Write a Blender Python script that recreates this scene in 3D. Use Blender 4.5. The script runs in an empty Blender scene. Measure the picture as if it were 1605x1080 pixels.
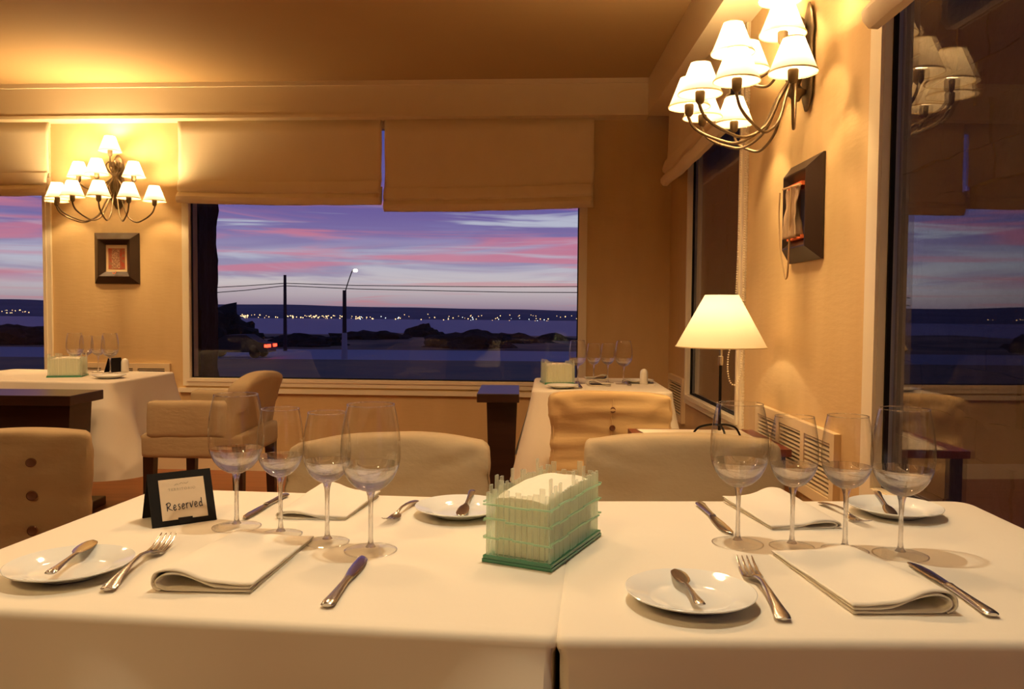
import bpy, bmesh, math, random
from mathutils import Vector, Matrix, noise
random.seed(7)
S = bpy.context.scene
COL = S.collection
PI = math.pi
# ------------------------------------------------------------------ camera
F = 1270.0; HZ = 487.0; VX = 813.0; ROLL = 0.008
CAMZ = 1.12
pitch = math.atan((540-HZ)/F); yaw = math.atan((VX-802.5)/F)
fw = Vector((-math.sin(yaw)*math.cos(pitch), math.cos(yaw)*math.cos(pitch), -math.sin(pitch)))
rt0 = fw.cross(Vector((0, 0, 1))).normalized(); up0 = rt0.cross(fw).normalized()
rt = rt0*math.cos(ROLL)+up0*math.sin(ROLL); up = up0*math.cos(ROLL)-rt0*math.sin(ROLL)
cam_d = bpy.data.cameras.new('camera'); cam = bpy.data.objects.new('camera', cam_d); COL.objects.link(cam)
cam_d.sensor_fit = 'HORIZONTAL'; cam_d.sensor_width = 36.0; cam_d.lens = 36.0*F/1605.0
cam_d.clip_start = 0.02; cam_d.clip_end = 6000
M3 = Matrix((rt, up, -fw)).transposed()
cam.matrix_world = Matrix.Translation((0, 0, CAMZ)) @ M3.to_4x4()
S.camera = cam
CP = Vector((0, 0, CAMZ))
def ray(px, py): return (rt*(px-802.5)/F - up*(py-540)/F + fw)
def onz(px, py, z):
    d = ray(px, py); t = (z-CAMZ)/d.z; return CP+d*t
def ony(px, py, Y):
    d = ray(px, py); return CP+d*(Y/d.y)
def onx(px, py, X):
    d = ray(px, py); return CP+d*(X/d.x)
# ------------------------------------------------------------------ view + world
S.view_settings.view_transform = 'Standard'; S.view_settings.look = 'None'
S.view_settings.exposure = 0.0; S.view_settings.gamma = 1.0; S.view_settings.use_curve_mapping = False
S.cycles.use_denoising = True
S.cycles.max_bounces = 10; S.cycles.transparent_max_bounces = 32
S.cycles.sample_clamp_indirect = 4.0
def lin(r, g, b):
    f = lambda c: (c/255/12.92) if c/255 <= .04045 else ((c/255+.055)/1.055)**2.4
    return (f(r), f(g), f(b), 1)
w = bpy.data.worlds.new('dusk_sky'); S.world = w; w.use_nodes = True
N = w.node_tree.nodes; L = w.node_tree.links; N.clear()
def wn(t, **k):
    n = N.new(t)
    for a, b in k.items(): setattr(n, a, b)
    return n
tc = wn('ShaderNodeTexCoord'); sp = wn('ShaderNodeSeparateXYZ'); L.new(tc.outputs['Generated'], sp.inputs[0])
ramp = wn('ShaderNodeValToRGB'); L.new(sp.outputs['Z'], ramp.inputs[0])
cr = ramp.color_ramp
stops = [(0.0, lin(150, 128, 150)), (.03, lin(212, 200, 200)), (.055, lin(192, 190, 206)), (.085, lin(150, 140, 185)), (.115, lin(112, 104, 168)), (.14, lin(84, 84, 158)), (.3, lin(74, 78, 140)), (1.0, lin(38, 44, 90))]
cr.elements[0].position = 0; cr.elements[0].color = stops[0][1]
cr.elements[1].position = 1; cr.elements[1].color = stops[-1][1]
for p, c in stops[1:-1]:
    e = cr.elements.new(p); e.color = c
def band_noise(sx, sz, off, lo, hi, detail=4):
    mp = wn('ShaderNodeMapping'); mp.inputs['Scale'].default_value = (sx, sx, sz); mp.inputs['Location'].default_value = off
    mp.inputs['Rotation'].default_value = (0, .11, .3)
    L.new(tc.outputs['Generated'], mp.inputs[0])
    nz = wn('ShaderNodeTexNoise'); nz.inputs['Scale'].default_value = 1.0; nz.inputs['Detail'].default_value = detail; nz.inputs['Roughness'].default_value = .55
    nz.inputs['Distortion'].default_value = 1.3
    L.new(mp.outputs[0], nz.inputs['Vector'])
    mr = wn('ShaderNodeMapRange'); mr.interpolation_type = 'SMOOTHSTEP'; mr.inputs['From Min'].default_value = lo; mr.inputs['From Max'].default_value = hi
    L.new(nz.outputs[0], mr.inputs['Value']); return mr.outputs[0]
def elev(lo0, lo1, hi0, hi1):
    a = wn('ShaderNodeMapRange'); a.interpolation_type = 'SMOOTHSTEP'; a.inputs['From Min'].default_value = lo0; a.inputs['From Max'].default_value = lo1
    b = wn('ShaderNodeMapRange'); b.interpolation_type = 'SMOOTHSTEP'; b.inputs['From Min'].default_value = hi0; b.inputs['From Max'].default_value = hi1
    b.inputs['To Min'].default_value = 1; b.inputs['To Max'].default_value = 0
    L.new(sp.outputs['Z'], a.inputs['Value']); L.new(sp.outputs['Z'], b.inputs['Value'])
    m = wn('ShaderNodeMath', operation='MULTIPLY'); L.new(a.outputs[0], m.inputs[0]); L.new(b.outputs[0], m.inputs[1]); return m.outputs[0]
def mul(a, b):
    m = wn('ShaderNodeMath', operation='MULTIPLY'); L.new(a, m.inputs[0])
    if isinstance(b, float): m.inputs[1].default_value = b
    else: L.new(b, m.inputs[1])
    return m.outputs[0]
def over(base, fac, col):
    m = wn('ShaderNodeMix', data_type='RGBA'); L.new(fac, m.inputs[0]); L.new(base, m.inputs[6]); m.inputs[7].default_value = col; return m.outputs[2]
c = ramp.outputs[0]
c = over(c, mul(mul(band_noise(2.2, 26, (3.1, 0, 1.3), .36, .56), elev(.015, .04, .16, .22)), 0.55), lin(118, 98, 158))
c = over(c, mul(mul(band_noise(1.9, 32, (7.4, 2, 4.3), .46, .64), elev(.02, .045, .125, .16)), 0.78), lin(212, 128, 150))
c = over(c, mul(mul(band_noise(2.4, 36, (1.2, 6, 9.6), .5, .68), elev(.015, .035, .11, .15)), 0.95), lin(192, 196, 214))
c = over(c, mul(mul(band_noise(2.2, 60, (5.2, 9, 2.1), .52, .66), elev(.0, .01, .03, .05)), 0.6), lin(205, 130, 140))
bg = wn('ShaderNodeBackground'); bg.inputs['Strength'].default_value = 1.0; L.new(c, bg.inputs[0])
wo = wn('ShaderNodeOutputWorld'); L.new(bg.outputs[0], wo.inputs[0])
# ------------------------------------------------------------------ table downlight and added fill lamps
WARM = (1.0, .62, .3); TABLE = (1.0, .86, .62)
def spot(x, y, z, watt, col, deg, r=.03, tx=None, ty=None):
    d = bpy.data.lights.new('downlight_or_fill', 'SPOT'); d.energy = watt; d.color = col; d.spot_size = math.radians(deg); d.spot_blend = .6; d.shadow_soft_size = r
    o = bpy.data.objects.new('downlight_or_fill', d); COL.objects.link(o); o.location = (x, y, z)
    v = Vector(((tx if tx is not None else x)-x, (ty if ty is not None else y)-y, -(z-.75)))
    o.rotation_euler = v.to_track_quat('-Z', 'Y').to_euler()
def bulb(x, y, z, watt, col, r=.2):
    d = bpy.data.lights.new('fill_lamp', 'POINT'); d.energy = watt; d.color = col; d.shadow_soft_size = r
    o = bpy.data.objects.new('fill_lamp', d); COL.objects.link(o); o.location = (x, y, z)
spot(0.06, 1.32, 2.45, 58, TABLE, 75, .025, .04, 1.25)      # over the laid table
for lx_, ly_ in ((-2.4, 1.9), (-.9, 2.7), (.2, 2.6), (-2.6, 3.6), (-4.4, 2.4)): spot(lx_, ly_, 2.57, 58, WARM, 150, .1)   # unseen spots added for warm ambient fill
spot(-1.1, -.35, 2.57, 78, (1.0, .66, .3), 150, .1)  # fill added behind the camera to brighten the cloth's front drop
spot(-2.4, 4.3, 2.5, 22, WARM, 80, .03)  # added fill above the far left table
spot(.45, 3.7, 2.5, 14, WARM, 70, .03)  # added fill above the small corner table
SCONCE_W = 8.0; LAMP_W = 1.9
# ------------------------------------------------------------------ materials
def mat(name, col=(.5, .5, .5), rough=.6, metal=0, bump=None, var=None, spec=None, wave=None, sheen=0, emit=None):
    m = bpy.data.materials.new(name); m.use_nodes = True
    n = m.node_tree.nodes; l = m.node_tree.links; b = n['Principled BSDF']
    b.inputs['Base Color'].default_value = (*col[:3], 1); b.inputs['Roughness'].default_value = rough; b.inputs['Metallic'].default_value = metal
    if spec is not None: b.inputs['Specular IOR Level'].default_value = spec
    if sheen: b.inputs['Sheen Weight'].default_value = sheen
    tcn = n.new('ShaderNodeTexCoord')
    if var:      # (scale xyz, colour2, strength)
        mp = n.new('ShaderNodeMapping'); mp.inputs['Scale'].default_value = var[0]; l.new(tcn.outputs['Object'], mp.inputs[0])
        nz = n.new('ShaderNodeTexNoise'); nz.inputs['Scale'].default_value = 1; nz.inputs['Detail'].default_value = 6; l.new(mp.outputs[0], nz.inputs['Vector'])
        mr = n.new('ShaderNodeMapRange'); mr.inputs['From Min'].default_value = .35; mr.inputs['From Max'].default_value = .65; mr.inputs['To Max'].default_value = var[2]
        l.new(nz.outputs[0], mr.inputs['Value'])
        mx = n.new('ShaderNodeMix'); mx.data_type = 'RGBA'; l.new(mr.outputs[0], mx.inputs[0]); mx.inputs[6].default_value = (*col[:3], 1); mx.inputs[7].default_value = (*var[1][:3], 1)
        l.new(mx.outputs[2], b.inputs['Base Color'])
    if bump:     # (scale xyz, strength, distance)
        mp = n.new('ShaderNodeMapping'); mp.inputs['Scale'].default_value = bump[0]; l.new(tcn.outputs['Object'], mp.inputs[0])
        nz = n.new('ShaderNodeTexNoise'); nz.inputs['Scale'].default_value = 1; nz.inputs['Detail'].default_value = 5; l.new(mp.outputs[0], nz.inputs['Vector'])
        bp = n.new('ShaderNodeBump'); bp.inputs['Strength'].default_value = bump[1]; bp.inputs['Distance'].default_value = bump[2]
        l.new(nz.outputs[0], bp.inputs['Height']); l.new(bp.outputs[0], b.inputs['Normal'])
    if emit: b.inputs['Emission Color'].default_value = (*emit[:3], 1); b.inputs['Emission Strength'].default_value = emit[3]
    return m
def thin_glass(name, tint=(1, 1, 1), f0=.05, f1=.9, power=4.0, rough=0.0):
    m = bpy.data.materials.new(name); m.use_nodes = True; n = m.node_tree.nodes; l = m.node_tree.links; n.clear()
    lw = n.new('ShaderNodeLayerWeight'); lw.inputs['Blend'].default_value = .5
    p = n.new('ShaderNodeMath'); p.operation = 'POWER'; l.new(lw.outputs['Facing'], p.inputs[0]); p.inputs[1].default_value = power
    q = n.new('ShaderNodeMath'); q.operation = 'MULTIPLY_ADD'; l.new(p.outputs[0], q.inputs[0]); q.inputs[1].default_value = f1; q.inputs[2].default_value = f0
    t = n.new('ShaderNodeBsdfTransparent'); t.inputs[0].default_value = (*tint, 1)
    g = n.new('ShaderNodeBsdfGlossy'); g.inputs['Roughness'].default_value = rough
    mx = n.new('ShaderNodeMixShader'); l.new(q.outputs[0], mx.inputs[0]); l.new(t.outputs[0], mx.inputs[1]); l.new(g.outputs[0], mx.inputs[2])
    o = n.new('ShaderNodeOutputMaterial'); l.new(mx.outputs[0], o.inputs[0]); return m
def mix_glass(name, k, tint=(1, 1, 1), ior=1.5):
    m = bpy.data.materials.new(name); m.use_nodes = True; n = m.node_tree.nodes; l = m.node_tree.links; n.clear()
    t = n.new('ShaderNodeBsdfTransparent'); t.inputs[0].default_value = (*tint, 1)
    g = n.new('ShaderNodeBsdfGlass'); g.inputs['IOR'].default_value = ior; g.inputs['Roughness'].default_value = 0
    mx = n.new('ShaderNodeMixShader'); mx.inputs[0].default_value = k; l.new(t.outputs[0], mx.inputs[1]); l.new(g.outputs[0], mx.inputs[2])
    o = n.new('ShaderNodeOutputMaterial'); l.new(mx.outputs[0], o.inputs[0]); return m
def shade_mat(name, col, tr):
    m = bpy.data.materials.new(name); m.use_nodes = True; n = m.node_tree.nodes; l = m.node_tree.links; n.clear()
    d = n.new('ShaderNodeBsdfDiffuse'); d.inputs[0].default_value = (*col, 1)
    t = n.new('ShaderNodeBsdfTranslucent'); t.inputs[0].default_value = (*col, 1)
    mx = n.new('ShaderNodeMixShader'); mx.inputs[0].default_value = tr; l.new(d.outputs[0], mx.inputs[1]); l.new(t.outputs[0], mx.inputs[2])
    o = n.new('ShaderNodeOutputMaterial'); l.new(mx.outputs[0], o.inputs[0]); return m
WALLC = (.7, .5, .25)
m_wall = mat('wallpaper', WALLC, .75, bump=((14, 14, 60), .25, .004), var=((9, 9, 2), (.65, .45, .215), .6))
m_lower = mat('wainscot_paint', (.62, .38, .17), .7, bump=((20, 20, 20), .15, .003))
m_cream = mat('cream_paint', (.88, .75, .52), .45)
m_ceil = mat('ceiling_paint', (.5, .34, .16), .8, var=((1, 1, 1), (.47, .31, .14), .5))
m_frame = mat('window_frame_paint', (.9, .8, .6), .35)
m_blind = mat('blind_linen', (.94, .82, .6), .9, bump=((300, 300, 300), .3, .001), var=((4, 4, 2), (.9, .77, .54), .6))
m_cloth = mat('tablecloth_linen', (.8, .73, .6), .85, bump=((5, 5, 5), .35, .008), sheen=.1)
m_napkin = mat('napkin_linen', (.83, .76, .63), .9, bump=((500, 500, 500), .35, .0006))
m_cover = mat('chair_cover_fabric', (.44, .33, .19), .9, bump=((6, 4, 9), .55, .018), var=((3, 3, 6), (.4, .295, .165), .7))
m_cover2 = mat('ochre_cover_fabric', (.6, .42, .2), .9, bump=((3.5, 3, 9), .5, .016))
m_dwood = mat('dark_wood', (.035, .014, .009), .3, var=((4, 4, 40), (.02, .008, .005), .8))
m_button = mat('button_brown', (.12, .045, .02), .4)
m_floor = mat('floor_planks', (.36, .13, .045), .35, var=((1.5, 26, 1), (.25, .08, .028), .9), bump=((1.5, 30, 1), .1, .003))
m_steel = mat('polished_steel', (.66, .65, .63), .2, 1)
m_steel_b = mat('brushed_steel', (.6, .57, .53), .26, 1)
m_porc = mat('porcelain', (.83, .83, .78), .07, spec=.6)
m_black = mat('black_card', (.008, .006, .005), .7, spec=.2)
m_paper = mat('card_paper', (.72, .56, .38), .85)
m_ink = mat('ink', (.02, .02, .035), .7)
m_faint = mat('faint_print', (.46, .36, .24), .8)
m_bronze = mat('aged_bronze', (.22, .16, .095), .42, .75, var=((30, 30, 30), (.12, .085, .05), .7))
m_shade = shade_mat('pleated_shade', (.95, .86, .68), .35)
m_shade2 = shade_mat('parchment_shade', (.93, .83, .6), .3)
m_trim = mat('shade_trim', (.7, .55, .3), .7)
m_bulb = mat('lit_bulb', (1, .9, .7), .5, emit=(1, .7, .36, 14))
m_pane = thin_glass('window_glass', (.97, .97, .97), .035, .95, 2.5)
m_bowl = thin_glass('thin_crystal', (.985, .985, .985), .045, .85, 2.8)
m_stem = mix_glass('solid_crystal', .6)
m_foot = thin_glass('foot_crystal', (.99, .99, .985), .025, .6, 5.5, .03)
m_wallglass = mix_glass('crystal_bowl', .75)
m_base_green = mat('green_glass_base', (.05, .24, .14), .12, spec=.7)
m_wax = mat('cream_filling', (.86, .78, .62), .7, bump=((200, 200, 200), .3, .001))
m_fblk = mat('black_frame', (.03, .014, .008), .38)
m_mat = mat('picture_mat', (.78, .58, .33), .8)
m_red = mat('red_print', (.45, .05, .02), .7, var=((45, 45, 45), (.3, .15, .07), 1))
m_pattern = mat('woven_pattern', (.22, .09, .05), .8, var=((130, 130, 130), (.6, .36, .2), 1))
m_orange = mat('orange_textile', (.75, .15, .03), .8)
m_wool = mat('wool_textile', (.32, .22, .14), .95, var=((30, 30, 6), (.55, .38, .24), 1), bump=((60, 60, 10), .8, .01))
m_cord = mat('cord', (.5, .34, .18), .8)
m_bead = mat('bead_chain', (.85, .75, .55), .4)
m_vent = mat('vent_metal', (.85, .72, .5), .4)
m_dark = mat('vent_dark', (.03, .02, .012), .9)
m_stone = mat('rough_stone', (.05, .035, .026), .95, bump=((14, 14, 14), .6, .03), var=((5, 5, 5), (.04, .027, .02), 1))
m_ground = mat('night_ground', (.17, .17, .11), .95, var=((.25, .25, .25), (.3, .24, .12), 1))
m_road = mat('road_asphalt', (.36, .42, .46), .7)
m_grass = mat('dune_grass', (.42, .3, .15), .95, var=((.15, .15, .15), (.08, .08, .05), 1))
m_bush = mat('night_bush', (.012, .018, .014), .95, bump=((3, 3, 3), 1, .3))
m_hill = mat('far_hill', (.2, .22, .26), 1, var=((.01, .01, .03), (.15, .17, .2), 1))
m_pole = mat('pole_wood', (.03, .025, .03), .9)
m_conc = mat('pole_concrete', (.3, .3, .38), .8)
m_white = mat('white_ceramic', (.85, .8, .7), .25)
m_grille = mat('radiator_cream', (.8, .64, .4), .5)
def sea_material():
    m = mat('sea_water', (.06, .13, .28), .38, bump=((.25, .8, 1), .5, .3)); return m
m_sea = sea_material()
def strip_glass(name, tint, col, k0, k1):
    m = bpy.data.materials.new(name); m.use_nodes = True; n = m.node_tree.nodes; l = m.node_tree.links; n.clear()
    t = n.new('ShaderNodeBsdfTransparent'); t.inputs[0].default_value = (*tint, 1)
    p = n.new('ShaderNodeBsdfPrincipled'); p.inputs['Base Color'].default_value = (*col, 1); p.inputs['Roughness'].default_value = .15
    tr = n.new('ShaderNodeBsdfTranslucent'); tr.inputs[0].default_value = (*col, 1)
    m2 = n.new('ShaderNodeMixShader'); m2.inputs[0].default_value = .5; l.new(p.outputs[0], m2.inputs[1]); l.new(tr.outputs[0], m2.inputs[2])
    lw = n.new('ShaderNodeLayerWeight'); lw.inputs['Blend'].default_value = .5
    q = n.new('ShaderNodeMath'); q.operation = 'MULTIPLY_ADD'; l.new(lw.outputs['Facing'], q.inputs[0]); q.inputs[1].default_value = k1; q.inputs[2].default_value = k0
    mx = n.new('ShaderNodeMixShader'); l.new(q.outputs[0], mx.inputs[0]); l.new(t.outputs[0], mx.inputs[1]); l.new(m2.outputs[0], mx.inputs[2])
    o = n.new('ShaderNodeOutputMaterial'); l.new(mx.outputs[0], o.inputs[0]); return m
m_strip = strip_glass('frosted_green_glass', (.97, .995, .97), (.9, .96, .86), .24, .16)
m_rail = strip_glass('green_rail_glass', (.9, .98, .92), (.62, .85, .7), .4, .3)
# ------------------------------------------------------------------ object helpers
def mesh_obj(name, bm, m, parent=None, smooth=True, loc=None):
    bmesh.ops.recalc_face_normals(bm, faces=bm.faces[:])
    me = bpy.data.meshes.new(name); bm.to_mesh(me); bm.free()
    if m is not None: me.materials.append(m)
    if smooth:
        for p in me.polygons: p.use_smooth = True
        try: me.set_sharp_from_angle(angle=math.radians(38))
        except Exception: pass
    o = bpy.data.objects.new(name, me); COL.objects.link(o)
    if parent is not None: o.parent = parent
    if loc is not None: o.location = loc
    return o
def tag(o, label=None, cat=None, group=None, kind=None):
    if label: o['label'] = label
    if cat: o['category'] = cat
    if group: o['group'] = group
    if kind: o['kind'] = kind
    return o
def thing(name, label, cat, loc=(0, 0, 0), rz=0, group=None):
    o = bpy.data.objects.new(name, None); COL.objects.link(o); o.empty_display_size = .05
    o.location = loc; o.rotation_euler = (0, 0, rz); return tag(o, label, cat, group)
def copy_tree(o, parent=None):
    c = o.copy(); COL.objects.link(c)
    if parent is not None: c.parent = parent
    for ch in list(o.children): copy_tree(ch, c)
    return c
def struct(name, bm, m, smooth=False): return tag(mesh_obj(name, bm, m, smooth=smooth), kind='structure')
def box(bm, x0, x1, y0, y1, z0, z1, M=None):
    vs = [Vector((x, y, z)) for z in (z0, z1) for y in (y0, y1) for x in (x0, x1)]
    if M is not None: vs = [M @ v for v in vs]
    v = [bm.verts.new(p) for p in vs]
    for f in ((0, 2, 3, 1), (4, 5, 7, 6), (0, 1, 5, 4), (2, 6, 7, 3), (0, 4, 6, 2), (1, 3, 7, 5)): bm.faces.new([v[i] for i in f])
def BX(x0, x1, y0, y1, z0, z1, M=None, bev=0):
    bm = bmesh.new(); box(bm, x0, x1, y0, y1, z0, z1, M)
    if bev: bmesh.ops.bevel(bm, geom=bm.edges[:], offset=bev, segments=2, affect='EDGES', profile=.5)
    return bm
def lathe(prof, seg=40, bm=None, center=(0, 0, 0), close=False):
    bm = bm or bmesh.new(); rings = []; cx, cy, cz = center
    for r, z in prof:
        if r < 1e-6: rings.append([bm.verts.new((cx, cy, cz+z))])
        else: rings.append([bm.verts.new((cx+r*math.cos(2*PI*i/seg), cy+r*math.sin(2*PI*i/seg), cz+z)) for i in range(seg)])
    pairs = list(zip(rings, rings[1:]))
    if close: pairs.append((rings[-1], rings[0]))
    for a, b in pairs:
        for i in range(seg):
            j = (i+1) % seg
            if len(a) == 1 and len(b) == 1: continue
            if len(a) == 1: bm.faces.new((a[0], b[j], b[i]))
            elif len(b) == 1: bm.faces.new((a[i], a[j], b[0]))
            else: bm.faces.new((a[i], a[j], b[j], b[i]))
    return bm
def tube(pts, rad, seg=8, bm=None, closed=False):
    bm = bm or bmesh.new(); pts = [Vector(p) for p in pts]; n = len(pts)
    if not isinstance(rad, (list, tuple)): rad = [rad]*n
    rings = []; pn = None
    for i, p in enumerate(pts):
        a = pts[i-1] if (i > 0 or closed) else pts[i]; b = pts[(i+1) % n] if (i < n-1 or closed) else pts[i]
        t = (b-a).normalized()
        if pn is None:
            pn = t.orthogonal().normalized()
        pn = (pn-t*pn.dot(t))
        pn = pn.normalized() if pn.length > 1e-6 else t.orthogonal().normalized()
        q = t.cross(pn)
        rings.append([bm.verts.new(p+(pn*math.cos(2*PI*k/seg)+q*math.sin(2*PI*k/seg))*rad[i]) for k in range(seg)])
    m = n if closed else n-1
    for i in range(m):
        a, b = rings[i], rings[(i+1) % n]
        for k in range(seg): bm.faces.new((a[k], a[(k+1) % seg], b[(k+1) % seg], b[k]))
    if not closed: bm.faces.new(rings[0][::-1]); bm.faces.new(rings[-1])
    return bm
def smoothpts(pts, n=8):
    P = [Vector(p) for p in pts]; P = [P[0]]+P+[P[-1]]; out = []
    for i in range(1, len(P)-2):
        for k in range(n):
            t = k/n; a, b, c_, d = P[i-1], P[i], P[i+1], P[i+2]
            out.append(.5*((2*b)+(c_-a)*t+(2*a-5*b+4*c_-d)*t*t+(3*b-a-3*c_+d)*t**3))
    out.append(P[-2]); return out
def sweep(sections, bm=None, seg=12):
    """sections: (x, halfwidth, halfthick, z[, y]) elliptical sections along x"""
    bm = bm or bmesh.new(); rings = []
    for s in sections:
        x, hw, ht, z = s[:4]; y = s[4] if len(s) > 4 else 0
        rings.append([bm.verts.new((x, y+hw*math.cos(2*PI*k/seg), z+ht*math.sin(2*PI*k/seg))) for k in range(seg)])
    for a, b in zip(rings, rings[1:]):
        for k in range(seg): bm.faces.new((a[k], a[(k+1) % seg], b[(k+1) % seg], b[k]))
    bm.faces.new(rings[0][::-1]); bm.faces.new(rings[-1]); return bm
def soft_box(sx, sy, sz, r, cuts=14, disp=0.0, freq=(6, 6, 6), seed=0, fn=None, center=(0, 0, 0)):
    """rounded box centred at center with optional cloth-like displacement"""
    bm = bmesh.new(); bmesh.ops.create_cube(bm, size=1)
    bmesh.ops.subdivide_edges(bm, edges=bm.edges[:], cuts=cuts, use_grid_fill=True)
    h = Vector((sx/2, sy/2, sz/2))
    for v in bm.verts:
        p = Vector((v.co.x*sx, v.co.y*sy, v.co.z*sz))
        q = Vector([max(-h[i]+r, min(h[i]-r, p[i])) for i in range(3)]); d = p-q
        if d.length > 1e-6: p = q+d.normalized()*r; nrm = d.normalized()
        else: nrm = Vector((0, 1 if p.y > 0 else -1, 0))
        if disp:
            nv = noise.noise(Vector((p.x*freq[0]+seed, p.y*freq[1]+seed*1.7, p.z*freq[2]-seed)))+.5*noise.noise(Vector((p.x*freq[0]*2.3+seed, p.y*freq[1]*2+9, p.z*freq[2]*2.3)))
            p = p+nrm*nv*disp
        if fn: p = fn(p)
        v.co = p+Vector(center)
    return bm
# ------------------------------------------------------------------ room shell
XW = 1.0; PSI = .055
C0 = Vector((XW, 5.40, 0))
U = Vector((-math.cos(PSI), math.sin(PSI), 0)); NB = Vector((-math.sin(PSI), -math.cos(PSI), 0))
# local frame of the back wall: x = distance to the left of the corner, y = distance into the room
MB = Matrix(((U.x, NB.x, 0, C0.x), (U.y, NB.y, 0, C0.y), (0, 0, 1, 0), (0, 0, 0, 1)))
def onback(px, py, d=0):
    r = ray(px, py); o = C0+NB*d; t = (o-CP).dot(NB)/r.dot(NB); p = CP+r*t; return (p-C0).dot(U), p.z
SOF = 2.385; CEIL = 2.62; SILL = .585
struct('floor', BX(-7.5, XW+.3, -4, 6.1, -.1, 0), m_floor)
struct('ceiling', BX(-7.5, .82, -4, 5.9, CEIL, CEIL+.1), m_ceil)
# back wall with two openings
s_wr = onback(920, 400)[0]; s_wl = onback(287, 400)[0]; s_w2r = onback(82, 400)[0]; s_w2l = s_w2r+2.9; s_end = 8.6
bm = bmesh.new(); T = -.22
for a, b, z0, z1 in ((0, s_wr, 0, CEIL), (s_wl, s_w2r, 0, CEIL), (s_w2l, s_end, 0, CEIL), (s_wr, s_wl, SOF, CEIL), (s_w2r, s_w2l, SOF, CEIL), (s_wr, s_wl, 0, SILL), (s_w2r, s_w2l, 0, SILL)):
    box(bm, a, b, T, 0, z0, z1, MB)
struct('wall_back', bm, m_wall)
# right wall with window openings: far (Y 3.6..4.8) and near (Y -0.4..2.2)
yA0 = onx(1168, 500, XW).y; yA1 = onx(1079, 500, XW).y; yB1 = onx(1372, 500, XW).y; yB0 = -.5
bm = bmesh.new()
for a, b, z0, z1 in ((yA1, 5.42, 0, CEIL), (yB1, yA0, 0, CEIL), (-4, yB0, 0, CEIL), (yA0, yA1, SOF, CEIL), (yB0, yB1, SOF, CEIL), (yA0, yA1, 0, SILL), (yB0, yB1, 0, SILL)):
    box(bm, XW, XW+.065, a, b, z0, z1)
struct('wall_right', bm, m_wall)
struct('wall_left', BX(-7.6, -7.4, -4, 6.1, 0, CEIL), m_wall)
struct('wall_front', BX(-7.5, XW+.2, -4.1, -3.9, 0, CEIL), m_wall)
# dropped beam along both walls
bm = bmesh.new(); box(bm, 0.17, s_end, .0, .13, SOF, CEIL, MB)
struct('trim_1', bm, m_cream)
struct('trim_2', BX(.82, XW, -3.9, 5.30, SOF, CEIL), m_cream)
bm = bmesh.new(); box(bm, 0.17, s_end, .13, .145, CEIL-.03, CEIL, MB); box(bm, .17, s_end, .13, .138, SOF, SOF+.02, MB)
struct('trim_3', bm, m_cream)
struct('baseboard_right', BX(XW-.015, XW, -3.9, 5.38, 0, .1), m_cream)
bm = bmesh.new(); box(bm, 0.02, s_end, 0, .015, 0, .1, MB); struct('baseboard_back', bm, m_cream)
bm = bmesh.new(); box(bm, s_wr-.03, s_wl+.03, 0, .03, SILL-.045, SILL-.015, MB); box(bm, s_w2r-.03, s_w2l, 0, .03, SILL-.045, SILL-.015, MB)
struct('trim_4', bm, m_frame)
def window(n, M, a, b, z0, z1, fwid=.055, dep=(-.03, .018), mull=None):
    """frame + pane; local x along wall, y into room"""
    root = tag(bpy.data.objects.new('window_%d' % n, None), kind='structure'); COL.objects.link(root)
    bm = bmesh.new()
    for i, (w0, w1, d0, d1) in enumerate(((0, fwid, dep[0], dep[1]), (fwid*.55, fwid*.95, dep[1], dep[1]+.008))):
        box(bm, a+w0, a+w1, d0, d1, z0+w0, z1-w0, M); box(bm, b-w1, b-w0, d0, d1, z0+w0, z1-w0, M)
        box(bm, a+w1, b-w1, d0, d1, z0+w0, z0+w1, M); box(bm, a+w1, b-w1, d0, d1, z1-w1, z1-w0, M)
    mesh_obj('window_frame', bm, m_frame, root, smooth=False)
    bm = bmesh.new()
    for x0, x1, zz0, zz1 in ((a+fwid, a+fwid+.008, z0+fwid, z1-fwid), (b-fwid-.008, b-fwid, z0+fwid, z1-fwid), (a+fwid, b-fwid, z0+fwid, z0+fwid+.008)):
        box(bm, x0, x1, -.016, -.004, zz0, zz1, M)
    mesh_obj('gasket', bm, m_black, root, smooth=False)
    bm = bmesh.new(); box(bm, a+fwid-.01, b-fwid+.01, -.025, -.017, z0+fwid-.01, z1-fwid+.01, M)
    mesh_obj('pane', bm, m_pane, root, smooth=False)
    return root
window(1, MB, s_wr, s_wl, SILL, SOF)
window(2, MB, s_w2r, s_w2l, SILL, SOF)
# right-wall frame: x = along Y, y = into room (-X)
MR = Matrix(((0, -1, 0, XW), (1, 0, 0, 0), (0, 0, 1, 0), (0, 0, 0, 1)))
window(3, MR, yA0, yA1, SILL, SOF)
window(4, MR, yB0, yB1, SILL, SOF)
# beading strips on the pier edges beside the far right window
bm = bmesh.new(); y = 0
for k in range(118):
    box(bm, yA0-.008, yA0+.004, 0, .008, SILL+.02+k*.0145, SILL+.03+k*.0145, MR)
struct('trim_5', bm, m_frame)
struct('trim_6', BX(XW-.012, XW, yB1-.0, yB1+.05, .1, SOF), m_frame)
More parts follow.
